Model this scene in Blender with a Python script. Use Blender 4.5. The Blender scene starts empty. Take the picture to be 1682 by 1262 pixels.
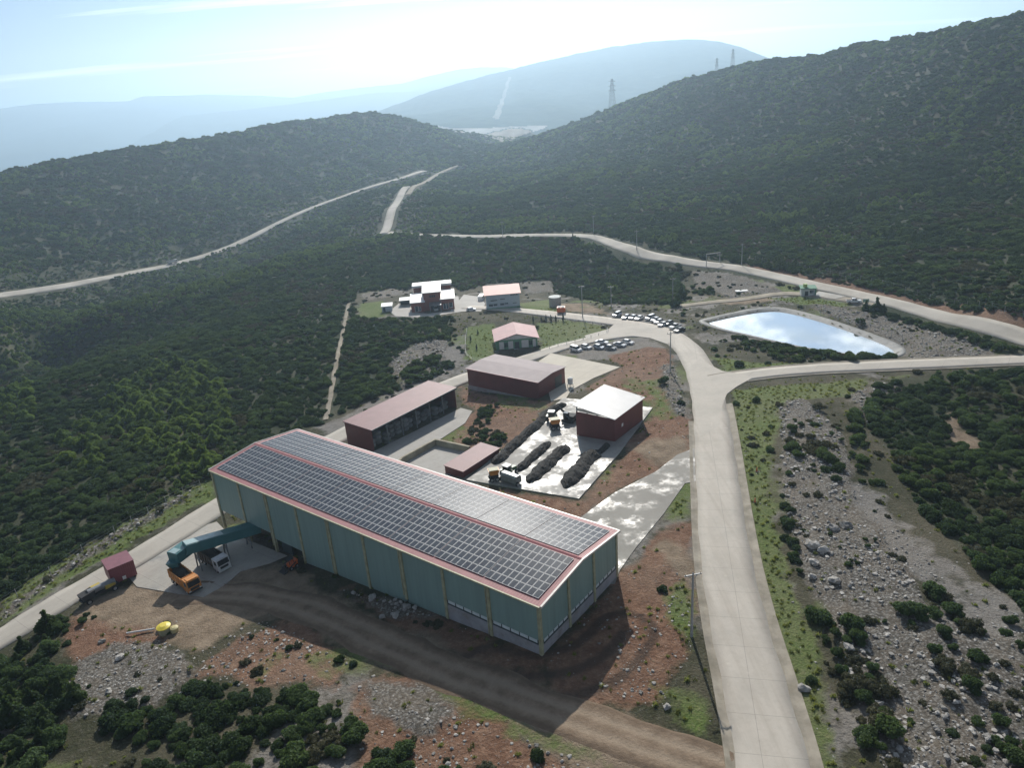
import bpy, bmesh, math, random
import numpy as np
from mathutils import Vector, Matrix, Euler

random.seed(7)
rng = np.random.default_rng(11)
scene = bpy.context.scene
COL = scene.collection
R = math.radians

# ------------------------------------------------------------------ camera
CX, CY, CAMH, FPX = 841.0, 631.0, 72.0, 1193.0
PITCH, ROLL = R(21.01), R(-4.3)
_c, _s = math.cos(PITCH), math.sin(PITCH)
FW = np.array([0, _c, -_s]); UP0 = np.array([0, _s, _c]); RT0 = np.array([1., 0, 0])
_cr, _sr = math.cos(ROLL), math.sin(ROLL)
RT = _cr * RT0 + _sr * UP0
UP = -_sr * RT0 + _cr * UP0
CAM = np.array([0, 0, CAMH])

def ray(u, v):
    d = FW * FPX + RT * (u - CX) - UP * (v - CY)
    return d / np.hypot(d[0], d[1])

def at_dist(u, v, d):
    return CAM + ray(u, v) * d

def project(P):
    q = np.asarray(P, float) - CAM
    z = q @ FW
    z = np.where(np.abs(z) < 1e-6, 1e-6, z)
    return CX + FPX * (q @ RT) / z, CY - FPX * (q @ UP) / z, z

cam_data = bpy.data.cameras.new("camera")
cam_data.sensor_fit = 'HORIZONTAL'
cam_data.sensor_width = 36.0
cam_data.lens = 36.0 * FPX / 1682.0
cam_data.clip_start = 1.0
cam_data.clip_end = 40000.0
cam = bpy.data.objects.new("camera", cam_data)
COL.objects.link(cam)
M = Matrix((( RT[0], UP[0], -FW[0], 0), (RT[1], UP[1], -FW[1], 0), (RT[2], UP[2], -FW[2], CAMH), (0, 0, 0, 1)))
cam.matrix_world = M
scene.camera = cam

# ------------------------------------------------------------------ noise
def _hash(ix, iy, seed):
    h = (ix.astype(np.int64) * 374761393 + iy.astype(np.int64) * 668265263 + seed * 974711) & 0x7fffffff
    h = ((h ^ (h >> 13)) * 1274126177) & 0x7fffffff
    return ((h ^ (h >> 16)) & 0xffff) / 65535.0

def vnoise(x, y, scale, seed=0, octaves=3):
    x = np.asarray(x, float) / scale; y = np.asarray(y, float) / scale
    out = 0; amp = 1; tot = 0
    for o in range(octaves):
        ix = np.floor(x); iy = np.floor(y); fx = x - ix; fy = y - iy
        fx = fx * fx * (3 - 2 * fx); fy = fy * fy * (3 - 2 * fy)
        a = _hash(ix, iy, seed + o); b = _hash(ix + 1, iy, seed + o)
        c = _hash(ix, iy + 1, seed + o); d = _hash(ix + 1, iy + 1, seed + o)
        out = out + amp * ((a * (1 - fx) + b * fx) * (1 - fy) + (c * (1 - fx) + d * fx) * fy)
        tot += amp; amp *= .5; x = x * 2.03 + 7.1; y = y * 2.03 + 3.7
    return out / tot * 2 - 1

# ------------------------------------------------------------------ terrain shape
YAW = R(51.7)                                  # the yard's buildings share one grid
AX = np.array([math.cos(YAW), math.sin(YAW)])   # across the big hall
AY = np.array([-math.sin(YAW), math.cos(YAW)])  # along the big hall, away from the road
HALL = np.array([1.35, 81.2])

def site_plane(x, y):
    s = -((x - HALL[0]) * AY[0] + (y - HALL[1]) * AY[1])
    z = 0.0734 * np.minimum(s, 0)
    return np.maximum(z, -6.5)

ctrl = []
def cp(u, v, d=None, z=None):
    r = ray(u, v)
    if d is None:
        d = (z - CAMH) / r[2]
    p = CAM + r * d
    ctrl.append((p[0], p[1], p[2])); return p

def back(p, k, dz):
    ctrl.append((p[0] * k, p[1] * k, p[2] + dz))

# the yard itself
for gx in range(-80, 61, 20):
    for gy in range(60, 281, 20):
        far_left = gx < -20 - (gy - 150) * .1 and gy > 170
        if far_left or gx > 60 + gy * .0 :
            continue
        ctrl.append((gx, gy, float(site_plane(gx, gy))))
for p in [(-90, 60, -6.5), (-60, 20, -5), (0, 20, -1), (40, 20, 0), (90, 20, -3), (100, 60, -4), (80, 90, -2.5), (120, 110, -6), (90, 130, -2), (110, 150, -2), (150, 140, -4),
          (-160, 0, -14), (150, -40, -12), (0, -80, -6), (-100, -100, -14), (110, -120, -12), (250, 60, -6), (300, -60, -10)]:
    ctrl.append(p)
# pond rim and the roads round it
for u, v, z in [(1165, 530, -3), (1270, 505, -2.4), (1480, 580, -1.2), (1682, 597, 0), (1400, 600, -1), (1682, 555, .8), (1560, 520, .3), (1450, 497, -.5), (1325, 467, -1.2),
                (1200, 440, -2), (1100, 425, -2.5), (1040, 412, -2.5), (985, 386, -2.5), (850, 386, -4), (730, 388, -6), (1900, 640, 0), (1900, 590, 1)]:
    cp(u, v, z=z)
# scrub basin behind the offices
for u, v, z in [(1000, 450, -11), (900, 440, -12), (800, 440, -13), (700, 440, -13), (620, 450, -12), (1100, 460, -7), (600, 500, -9), (560, 560, -8), (540, 640, -7.5), (500, 690, -7.5)]:
    cp(u, v, z=z)
# left slope
for u, v, z in [(400, 720, -9), (300, 640, -10), (200, 720, -10.5), (100, 820, -9.5), (0, 900, -9.5), (150, 600, -13), (300, 560, -12.5), (0, 700, -13.5), (-150, 700, -17), (450, 520, -12),
                (0, 562, -19), (160, 520, -19), (330, 474, -19), (430, 440, -19), (520, 408, -19), (-150, 620, -23), (-150, 900, -13)]:
    cp(u, v, z=z)
# valley floor beyond the fringe (hidden ground falls away) and the opposite slope
for u, v, d, z in [(60, 540, 430, -40), (250, 480, 500, -40), (420, 420, 580, -38), (-200, 580, 400, -46)]:
    r = ray(u, v); ctrl.append((r[0] * d, r[1] * d, z))
for u, v, d in [(0, 485, 560), (140, 464, 600), (280, 437, 650), (370, 410, 690), (450, 370, 740), (560, 325, 820), (660, 293, 900),
                (100, 520, 505), (350, 450, 600), (470, 395, 680), (-200, 520, 500),
                (0, 400, 680), (200, 350, 760), (350, 300, 880), (500, 270, 960), (120, 320, 800), (620, 250, 1050), (700, 255, 1080), (-200, 420, 640), (-200, 350, 760)]:
    cp(u, v, d)
for u, v, d in [(-200, 340, 800), (0, 291, 860), (100, 266, 900), (250, 241, 960), (370, 221, 1020), (480, 204, 1090), (600, 188, 1180), (700, 202, 1280), (790, 222, 1400)]:
    p = cp(u, v + 2, d); back(p, 1.12, -14); back(p, 1.35, -75); back(p, 1.7, -110)
# head of the valley
for u, v, d in [(640, 378, 565), (655, 335, 670), (667, 308, 770), (700, 350, 600), (690, 285, 930), (760, 262, 1050), (600, 360, 610), (560, 390, 590), (800, 248, 1300), (822, 232, 1550), (860, 212, 1750)]:
    cp(u, v, d)
# right hill
for u, v, d in [(1682, 500, 255), (1600, 488, 272), (1400, 440, 315), (1200, 405, 370), (1050, 378, 440), (900, 368, 500), (800, 372, 515),
                (1900, 480, 260), (1900, 300, 420), (1682, 300, 440), (1682, 150, 545), (1400, 300, 480), (1400, 180, 660), (1200, 300, 540), (1200, 200, 760), (1050, 300, 610), (1000, 230, 880),
                (900, 300, 690), (800, 320, 720), (880, 262, 950), (760, 290, 900)]:
    cp(u, v, d)
for u, v, d in [(1900, -10, 600), (1682, 26, 640), (1590, 38, 690), (1500, 55, 740), (1400, 73, 800), (1300, 92, 880), (1220, 108, 960), (1150, 125, 1040), (1060, 156, 1130), (1000, 183, 1210), (930, 206, 1300), (860, 229, 1390)]:
    p = cp(u, v + 3, d); back(p, 1.12, -16); back(p, 1.35, -70); back(p, 1.7, -100)

C = np.array(ctrl)
def _tps(r2):
    return np.where(r2 > 0, r2 * np.log(np.maximum(r2, 1e-12)), 0)
_S = 200.0
_q = C[:, :2] / _S
_n = len(C)
_K = _tps(((_q[:, None] - _q[None]) ** 2).sum(-1)) + np.eye(_n) * 2e-4
_Pm = np.hstack([np.ones((_n, 1)), _q])
_A = np.block([[_K, _Pm], [_Pm.T, np.zeros((3, 3))]])
_w = np.linalg.solve(_A, np.concatenate([C[:, 2], np.zeros(3)]))

def h0(x, y):
    x = np.asarray(x, float); shp = x.shape
    q = np.stack([x.ravel(), np.asarray(y, float).ravel()], -1) / _S
    out = np.empty(len(q))
    for i in range(0, len(q), 20000):
        b = q[i:i + 20000]
        out[i:i + 20000] = _tps(((b[:, None] - _q[None]) ** 2).sum(-1)) @ _w[:_n] + _w[_n] + b @ _w[_n + 1:]
    rr = np.hypot(q[:, 0], q[:, 1]) * _S
    k = np.clip((rr - 1500) / 500, 0, 1); k = k * k * (3 - 2 * k)
    out = out * (1 - k) + np.clip(out, -60, 40) * k
    return np.maximum(out, -75).reshape(shp)

def hit(u, v):
    r = ray(u, v)
    d = np.concatenate([np.arange(40, 400, 4.), np.arange(400, 2200, 10.)])
    z = CAMH + r[2] * d - h0(r[0] * d, r[1] * d)
    k = np.argmax(z < 0)
    if z[k] >= 0:
        d1 = 400.0
        return np.array([r[0] * d1, r[1] * d1, float(h0(r[0] * d1, r[1] * d1))])
    a, b = d[max(k - 1, 0)], d[k]
    for _ in range(18):
        m = (a + b) / 2
        if CAMH + r[2] * m - float(h0(r[0] * m, r[1] * m)) < 0: b = m
        else: a = m
    return np.array([r[0] * b, r[1] * b, float(h0(r[0] * b, r[1] * b))])

_cache = {}
def at(u, v):
    if (u, v) not in _cache: _cache[(u, v)] = hit(u, v)
    return _cache[(u, v)]

def poly(px):
    return np.array([at(*p)[:2] for p in px])

def inside(pl, x, y):
    x = np.asarray(x); y = np.asarray(y); r = np.zeros(x.shape, bool)
    n = len(pl); j = n - 1
    for i in range(n):
        xi, yi = pl[i]; xj, yj = pl[j]
        c = ((yi > y) != (yj > y)) & (x < (xj - xi) * (y - yi) / ((yj - yi) if yj != yi else 1e-9) + xi)
        r ^= c; j = i
    return r

def dist_line(pl, x, y, closed=False):
    x = np.asarray(x, float); y = np.asarray(y, float); best = np.full(x.shape, 1e9)
    m = len(pl)
    for i in range(m if closed else m - 1):
        a = pl[i]; b = pl[(i + 1) % m]; ab = b - a; L2 = ab @ ab + 1e-9
        t = np.clip(((x - a[0]) * ab[0] + (y - a[1]) * ab[1]) / L2, 0, 1)
        best = np.minimum(best, np.hypot(x - a[0] - t * ab[0], y - a[1] - t * ab[1]))
    return best

# ------------------------------------------------------------------ materials
class NT:
    def __init__(self, nt): self.nt = nt
    def n(self, typ, **kw):
        nd = self.nt.nodes.new(typ)
        for k, v in kw.items():
            if k.startswith('i_'):
                key = k[2:]
                key = int(key) if key.isdigit() else key.replace('_', ' ')
                nd.inputs[key].default_value = v
            else: setattr(nd, k, v)
        return nd
    def l(self, a, b): self.nt.links.new(a, b)
    def noise(self, vec, scale, detail=4, rough=.55):
        n = self.n('ShaderNodeTexNoise'); n.inputs['Scale'].default_value = scale
        n.inputs['Detail'].default_value = detail; n.inputs['Roughness'].default_value = rough
        if vec is not None: self.l(vec, n.inputs['Vector'])
        return n.outputs['Fac']
    def ramp(self, fac, stops, interp='LINEAR'):
        r = self.n('ShaderNodeValToRGB'); r.color_ramp.interpolation = interp
        e = r.color_ramp.elements
        while len(e) < len(stops): e.new(.5)
        for k, (p, c) in enumerate(stops):
            e[k].position = p; e[k].color = tuple(c) + (1,) if len(c) == 3 else c
        self.l(fac, r.inputs[0]); return r.outputs[0]
    def mix(self, fac, a, b, mode='MIX'):
        m = self.n('ShaderNodeMix', data_type='RGBA', blend_type=mode)
        if isinstance(fac, (int, float)): m.inputs[0].default_value = fac
        else: self.l(fac, m.inputs[0])
        for s, v in ((6, a), (7, b)):
            if isinstance(v, tuple): m.inputs[s].default_value = v if len(v) == 4 else v + (1,)
            else: self.l(v, m.inputs[s])
        return m.outputs[2]
    def math(self, op, a, b=None, clamp=False):
        m = self.n('ShaderNodeMath', operation=op, use_clamp=clamp)
        for i, v in enumerate((a, b)):
            if v is None: continue
            if isinstance(v, (int, float)): m.inputs[i].default_value = v
            else: self.l(v, m.inputs[i])
        return m.outputs[0]

def new_mat(name):
    m = bpy.data.materials.new(name); m.use_nodes = True
    nt = NT(m.node_tree); b = m.node_tree.nodes['Principled BSDF']
    return m, nt, b

def g3(v): return (v, v, v)

def mat(name, col, rough=.6, metal=0, var=.12, scale=1.2, bump=0, bscale=8, dirt=None, dirt_amt=.5, spec=.5, obj_random=0, stretch=None):
    """a painted, cast or rusted surface: base colour, soft blotches, optional dirt patches and bump"""
    m, t, b = new_mat(name)
    geo = t.n('ShaderNodeTexCoord'); vec = geo.outputs['Object']
    if stretch:
        mp = t.n('ShaderNodeMapping'); mp.inputs['Scale'].default_value = stretch; t.l(vec, mp.inputs[0]); vec = mp.outputs[0]
    n1 = t.noise(vec, scale, 5)
    lo = tuple(max(0, c * (1 - var)) for c in col); hi = tuple(min(1, c * (1 + var)) for c in col)
    c = t.ramp(n1, [(.3, lo), (.7, hi)])
    if dirt:
        n2 = t.noise(vec, scale * .6, 6, .7)
        f = t.math('MULTIPLY', t.ramp(n2, [(.48, (0, 0, 0)), (.68, (1, 1, 1))]), dirt_amt)
        c = t.mix(f, c, dirt)
    if obj_random:
        oi = t.n('ShaderNodeObjectInfo')
        f = t.math('ADD', t.math('MULTIPLY', oi.outputs['Random'], obj_random * 2), 1 - obj_random)
        hs = t.n('ShaderNodeHueSaturation'); t.l(c, hs.inputs['Color']); t.l(f, hs.inputs['Value']); c = hs.outputs[0]
    t.l(c, b.inputs['Base Color'])
    b.inputs['Roughness'].default_value = rough; b.inputs['Metallic'].default_value = metal
    b.inputs['Specular IOR Level'].default_value = spec
    if bump:
        bp = t.n('ShaderNodeBump', i_Strength=bump, i_Distance=.1); t.l(t.noise(vec, bscale, 4), bp.inputs['Height'])
        t.l(bp.outputs[0], b.inputs['Normal'])
    return m

def ribbed(name, col, pitch, axis='X', rough=.45, var=.1, dirt=None, strength=.6, dirt_amt=.35, metal=0, spec=.5, streak=False):
    """profiled sheet metal: ribs run across the given object axis"""
    m = mat(name, col, rough, metal, var, .35, dirt=dirt, dirt_amt=dirt_amt, spec=spec, stretch=(2.2, 2.2, .18) if streak else (1, 1, 1))
    t = NT(m.node_tree); b = m.node_tree.nodes['Principled BSDF']
    tc = t.n('ShaderNodeTexCoord'); w = t.n('ShaderNodeTexWave', wave_type='BANDS', bands_direction=axis)
    w.inputs['Scale'].default_value = 1.0 / pitch * 0.314; w.inputs['Distortion'].default_value = 0
    t.l(tc.outputs['Object'], w.inputs['Vector'])
    bp = t.n('ShaderNodeBump', i_Strength=strength, i_Distance=.04); t.l(w.outputs['Fac'], bp.inputs['Height']); t.l(bp.outputs[0], b.inputs['Normal'])
    return m

def ground_material():
    m, t, b = new_mat('terrain_soil')
    tc = t.n('ShaderNodeTexCoord'); p = tc.outputs['Object']
    za = t.n('ShaderNodeAttribute', attribute_name='zone_a'); zb = t.n('ShaderNodeAttribute', attribute_name='zone_b')
    sa = t.n('ShaderNodeSeparateColor'); t.l(za.outputs['Color'], sa.inputs[0])
    sb = t.n('ShaderNodeSeparateColor'); t.l(zb.outputs['Color'], sb.inputs[0])
    big = t.noise(p, .045, 6, .6); med = t.noise(p, .3, 6, .65); fine = t.noise(p, 2.2, 6, .75)
    def thr(w, n, soft=.14):
        f = t.math('ADD', w, t.math('MULTIPLY', t.math('SUBTRACT', n, .5), 1.1))
        return t.ramp(f, [(.5 - soft, (0, 0, 0)), (.5 + soft, (1, 1, 1))])
    soil = t.ramp(med, [(.25, (.030, .033, .018)), (.5, (.058, .055, .034)), (.8, (.125, .11, .078))])
    soil = t.mix(t.ramp(fine, [(.40, (0, 0, 0)), (.62, (.7, .7, .7))]), soil, (.05, .058, .024))
    soil = t.mix(t.ramp(t.noise(p, 1.1, 7, .8), [(.55, (0, 0, 0)), (.68, (.75, .75, .75))]), soil, (.20, .18, .15))
    fo = t.n('ShaderNodeAttribute', attribute_name='forest')
    floor = t.ramp(t.noise(p, .8, 6, .7), [(.35, (.020, .032, .014)), (.6, (.036, .050, .022)), (.82, (.085, .080, .048))])
    soil = t.mix(t.math('MULTIPLY', fo.outputs['Fac'], .9), soil, floor)
    dirt = t.ramp(t.noise(p, .5, 8, .8), [(.3, (.095, .048, .031)), (.5, (.195, .108, .069)), (.72, (.34, .212, .142))])
    dirt = t.mix(t.ramp(fine, [(.52, (0, 0, 0)), (.7, (.7, .7, .7))]), dirt, (.34, .25, .19))
    stone_c = t.n('ShaderNodeTexVoronoi', feature='F1'); stone_c.inputs['Scale'].default_value = 2.1; wv_ = t.n('ShaderNodeVectorMath', operation='ADD'); t.l(p, wv_.inputs[0]); nz_ = t.n('ShaderNodeTexNoise', i_Scale=.9); t.l(p, nz_.inputs['Vector']); t.l(nz_.outputs['Color'], wv_.inputs[1]); t.l(wv_.outputs[0], stone_c.inputs['Vector'])
    rub = t.mix(t.ramp(stone_c.outputs['Distance'], [(.1, (0, 0, 0)), (.62, (1, 1, 1))]), t.ramp(fine, [(.3, (.20, .19, .175)), (.7, (.42, .405, .375))]), (.11, .10, .085))
    rub = t.mix(t.ramp(med, [(.45, (0, 0, 0)), (.62, (.35, .35, .35))]), rub, (.19, .15, .11))
    grass = t.ramp(t.noise(p, .8, 7, .75), [(.3, (.070, .100, .028)), (.5, (.110, .160, .040)), (.72, (.19, .195, .085))])
    grass = t.mix(t.ramp(fine, [(.5, (0, 0, 0)), (.75, (.6, .6, .6))]), grass, (.23, .21, .12))
    tan = t.ramp(t.noise(p, .35, 8, .7), [(.3, (.155, .115, .078)), (.55, (.28, .215, .152)), (.8, (.40, .325, .24))])
    grav = t.ramp(t.noise(p, .6, 8, .8), [(.3, (.14, .13, .12)), (.55, (.235, .22, .20)), (.8, (.34, .32, .295))])
    c = soil
    c = t.mix(thr(sb.outputs[1], med), c, grav)
    c = t.mix(thr(sa.outputs[0], med), c, dirt)
    c = t.mix(thr(sb.outputs[0], med, .2), c, tan)
    c = t.mix(thr(sa.outputs[1], med), c, grass)
    c = t.mix(thr(sa.outputs[2], med), c, rub)
    # dark wheel ruts, and shade painted on the earth under the hall
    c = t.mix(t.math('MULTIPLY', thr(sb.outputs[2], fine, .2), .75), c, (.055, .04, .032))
    c = t.mix(t.math('MULTIPLY', t.ramp(big, [(.42, (0, 0, 0)), (.62, (1, 1, 1))]), .22), c, (.30, .25, .19))
    t.l(c, b.inputs['Base Color']); b.inputs['Roughness'].default_value = .95; b.inputs['Specular IOR Level'].default_value = .15
    bp = t.n('ShaderNodeBump', i_Strength=.9, i_Distance=.35)
    t.l(t.math('ADD', fine, t.math('MULTIPLY', stone_c.outputs['Distance'], .35)), bp.inputs['Height']); t.l(bp.outputs[0], b.inputs['Normal'])
    return m

def concrete(name, col, wet=0, joints=0, stain=.35, rough=.85, rot=None):
    m, t, b = new_mat(name)
    tc = t.n('ShaderNodeTexCoord'); p = tc.outputs['Object']
    n1 = t.noise(p, .12, 7, .65); n2 = t.noise(p, 1.1, 6, .7); n3 = t.noise(p, 8, 3)
    c = t.ramp(n1, [(.25, tuple(x * .8 for x in col)), (.5, col), (.75, tuple(min(1, x * 1.13) for x in col))])
    c = t.mix(t.math('MULTIPLY', t.ramp(n2, [(.5, (0, 0, 0)), (.72, (1, 1, 1))]), stain), c, tuple(x * f for x, f in zip(col, (.62, .56, .5))))
    c = t.mix(t.math('MULTIPLY', n3, .18), c, (.2, .18, .16))
    if joints:
        br = t.n('ShaderNodeTexBrick'); br.offset = 0
        br.inputs['Scale'].default_value = 1; br.inputs['Mortar Size'].default_value = .035; br.inputs['Brick Width'].default_value = joints; br.inputs['Row Height'].default_value = joints
        mp = t.n('ShaderNodeMapping'); mp.inputs['Rotation'].default_value = (0, 0, -YAW if rot is None else rot); t.l(p, mp.inputs[0]); t.l(mp.outputs[0], br.inputs['Vector'])
        c = t.mix(t.math('MULTIPLY', br.outputs['Fac'], .45), c, (.10, .09, .08))
    if rot is not None:      # tyre wear and drips drawn out along the road
        mq = t.n('ShaderNodeMapping'); mq.inputs['Rotation'].default_value = (0, 0, rot); mq.inputs['Scale'].default_value = (.75, .035, 1); t.l(p, mq.inputs[0])
        c = t.mix(t.ramp(t.noise(mq.outputs[0], 1.0, 5, .6), [(.46, (0, 0, 0)), (.66, (.38, .38, .38))]), c, tuple(x * f for x, f in zip(col, (.66, .62, .58))))
        n4 = t.noise(p, .55, 3, .5); c = t.mix(t.ramp(n4, [(.66, (0, 0, 0)), (.74, (.4, .4, .4))]), c, (.62, .58, .50))
    rgh = t.ramp(n2, [(.3, g3(rough)), (.7, g3(rough * .9))])
    if wet:
        wv = t.math('ADD', t.math('MULTIPLY', t.noise(p, .16, 5, .6), .75), t.math('MULTIPLY', n2, .25))
        w = t.ramp(wv, [(.50 - wet * .12, (0, 0, 0)), (.64 - wet * .12, (1, 1, 1))])
        c = t.mix(t.math('MULTIPLY', w, .45), c, tuple(x * .42 for x in col))
        rgh = t.mix(w, rgh, (.3, .3, .3)); b.inputs['Specular IOR Level'].default_value = .35
    t.l(c, b.inputs['Base Color']); t.l(rgh, b.inputs['Roughness'])
    bp = t.n('ShaderNodeBump', i_Strength=.12, i_Distance=.05); t.l(n2, bp.inputs['Height']); t.l(bp.outputs[0], b.inputs['Normal'])
    return m

def foliage(name, dark, light, transl=.25):
    m = bpy.data.materials.new(name); m.use_nodes = True
    t = NT(m.node_tree); m.node_tree.nodes.clear()
    oi = t.n('ShaderNodeObjectInfo'); geo = t.n('ShaderNodeNewGeometry')
    tc = t.n('ShaderNodeTexCoord')
    f = t.math('ADD', t.math('MULTIPLY', oi.outputs['Random'], .55), t.math('MULTIPLY', t.noise(tc.outputs['Object'], 2.0, 2), .5))
    c = t.ramp(f, [(.2, dark), (.8, light)])
    patch = t.noise(geo.outputs['Position'], .018, 4, .6)
    c = t.mix(t.ramp(patch, [(.42, (0, 0, 0)), (.62, (.55, .55, .55))]), c, tuple(x * y for x, y in zip(light, (1.25, 1.12, .8))))
    d = t.n('ShaderNodeBsdfDiffuse'); t.l(c, d.inputs[0])
    tr = t.n('ShaderNodeBsdfTranslucent')
    t.l(t.mix(.5, c, tuple(min(1, x * y) for x, y in zip(light, (1.5, 1.6, .8)))), tr.inputs[0])
    mx = t.n('ShaderNodeMixShader', i_0=transl); t.l(d.outputs[0], mx.inputs[1]); t.l(tr.outputs[0], mx.inputs[2])
    gl = t.n('ShaderNodeBsdfGlossy', i_Roughness=.55); gl.inputs[0].default_value = (.8, .9, 1, 1)
    m2 = t.n('ShaderNodeMixShader', i_0=.008); t.l(mx.outputs[0], m2.inputs[1]); t.l(gl.outputs[0], m2.inputs[2])
    o = t.n('ShaderNodeOutputMaterial'); t.l(m2.outputs[0], o.inputs[0])
    return m

# ------------------------------------------------------------------ mesh helpers
class MB:
    def __init__(self): self.v = []; self.f = []; self.m = []
    def add(self, vs, fs, mi=0):
        o = len(self.v); self.v += [tuple(map(float, p)) for p in vs]
        self.f += [tuple(i + o for i in f) for f in fs]; self.m += [mi] * len(fs); return self
    def box(self, x0, x1, y0, y1, z0, z1, mi=0):
        vs = [(x, y, z) for z in (z0, z1) for y in (y0, y1) for x in (x0, x1)]
        return self.add(vs, [(0, 2, 3, 1), (4, 5, 7, 6), (0, 1, 5, 4), (2, 6, 7, 3), (0, 4, 6, 2), (1, 3, 7, 5)], mi)
    def hexa(self, p, mi=0):   # 8 corners: bottom ring 4 counter-clockwise, top ring 4
        return self.add(p, [(3, 2, 1, 0), (4, 5, 6, 7), (0, 1, 5, 4), (1, 2, 6, 5), (2, 3, 7, 6), (3, 0, 4, 7)], mi)
    def slab(self, quad, t, mi=0):  # thin plate under a planar quad
        a = [Vector(q) for q in quad]; n = (a[1] - a[0]).cross(a[3] - a[0]).normalized()
        return self.hexa([q - n * t for q in a] + a, mi)
    def cyl(self, p0, p1, r0, r1=None, n=10, mi=0, caps=True):
        r1 = r0 if r1 is None else r1
        p0 = Vector(p0); p1 = Vector(p1); d = (p1 - p0).normalized()
        u = d.orthogonal().normalized(); w = d.cross(u)
        vs = []
        for p, r in ((p0, r0), (p1, r1)):
            for k in range(n):
                a = 2 * math.pi * k / n; vs.append(p + (u * math.cos(a) + w * math.sin(a)) * r)
        fs = [(k, (k + 1) % n, n + (k + 1) % n, n + k) for k in range(n)]
        if caps: fs += [tuple(range(n - 1, -1, -1)), tuple(range(n, 2 * n))]
        return self.add(vs, fs, mi)
    def bar(self, p0, p1, w, h=None, mi=0):
        h = w if h is None else h
        p0 = Vector(p0); p1 = Vector(p1); d = (p1 - p0).normalized()
        u = d.cross(Vector((0, 0, 1)))
        if u.length < 1e-3: u = Vector((1, 0, 0))
        u.normalize(); q = u.cross(d)
        ring = lambda p: [p - u * w / 2 - q * h / 2, p + u * w / 2 - q * h / 2, p + u * w / 2 + q * h / 2, p - u * w / 2 + q * h / 2]
        return self.hexa(ring(p0) + ring(p1), mi)
    def prism(self, prof, x0, x1, mi=0, axis='y'):
        """profile of (a, z) pairs swept along the other horizontal axis"""
        n = len(prof)
        if axis == 'y': vs = [(a, x0, z) for a, z in prof] + [(a, x1, z) for a, z in prof]
        else: vs = [(x0, a, z) for a, z in prof] + [(x1, a, z) for a, z in prof]
        fs = [(k, (k + 1) % n, n + (k + 1) % n, n + k) for k in range(n)] + [tuple(range(n - 1, -1, -1)), tuple(range(n, 2 * n))]
        return self.add(vs, fs, mi)
    def lump(self, c, r, seed=0, sub=2, amp=.25, sc=(1, 1, 1), mi=0, flat=None):
        bm = bmesh.new(); bmesh.ops.create_icosphere(bm, subdivisions=sub, radius=1)
        rs = np.random.default_rng(seed); off = rs.random(3) * 50
        vs = []
        for v in bm.verts:
            d = v.co.normalized()
            k = 1 + amp * (math.sin(d.x * 3.1 + off[0]) * math.cos(d.y * 2.7 + off[1]) + .6 * math.sin(d.z * 5.3 + d.x * 4.1 + off[2]))
            q = [c[0] + d.x * r * k * sc[0], c[1] + d.y * r * k * sc[1], c[2] + d.z * r * k * sc[2]]
            if flat is not None: q[2] = max(q[2], flat)
            vs.append(q)
        fs = [tuple(v.index for v in f.verts) for f in bm.faces]; bm.free()
        return self.add(vs, fs, mi)

def mesh_of(name, mb, mats, smooth=False):
    me = bpy.data.meshes.new(name); me.from_pydata(mb.v, [], mb.f)
    for m in (mats if isinstance(mats, (list, tuple)) else [mats]): me.materials.append(m)
    me.polygons.foreach_set('material_index', mb.m)
    bm = bmesh.new(); bm.from_mesh(me); bmesh.ops.recalc_face_normals(bm, faces=bm.faces); bm.to_mesh(me); bm.free()
    if smooth:
        for p in me.polygons: p.use_smooth = True
    me.update(); return me

def build(name, mb, mats, parent=None, loc=(0, 0, 0), rot=0, smooth=False):
    o = bpy.data.objects.new(name, mesh_of(name, mb, mats, smooth)); COL.objects.link(o)
    o.parent = parent; o.location = loc; o.rotation_euler = (0, 0, rot); return o

def part(name, me, parent, loc=(0, 0, 0), rot=(0, 0, 0)):
    o = bpy.data.objects.new(name, me); COL.objects.link(o); o.parent = parent; o.location = loc; o.rotation_euler = rot; return o

def tag(o, label, cat, group=None):
    o['label'] = label; o['category'] = cat
    if group: o['group'] = group
    return o

def thing(name, label, cat, loc, rot=0, group=None):
    o = bpy.data.objects.new(name, None); COL.objects.link(o); o.location = loc; o.rotation_euler = (0, 0, rot)
    o.empty_display_size = .5
    return tag(o, label, cat, group)

def dup(o, loc, rot, label=None, scale=None):
    r = o.copy(); COL.objects.link(r); r.location = loc; r.rotation_euler = (0, 0, rot)
    if scale: r.scale = (scale,) * 3
    if label: r['label'] = label
    for ch in o.children:
        c = ch.copy(); COL.objects.link(c); c.parent = r
        for g in ch.children:
            d = g.copy(); COL.objects.link(d); d.parent = c
    return r

# ------------------------------------------------------------------ roads, pads, zones (outlines of what lies on the ground)
def densify(pl, step):
    out = []
    for a, b in zip(pl[:-1], pl[1:]):
        n = max(1, int(np.linalg.norm(b - a) / step))
        for k in range(n): out.append(a + (b - a) * k / n)
    out.append(pl[-1]); return np.array(out)

def smooth_line(pl, it=3):
    for _ in range(it):
        q = [pl[0]]
        for a, b in zip(pl[:-1], pl[1:]): q += [a * .75 + b * .25, a * .25 + b * .75]
        q.append(pl[-1]); pl = np.array(q)
    return pl

def line(px, it=2): return smooth_line(poly(px), it)

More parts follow.
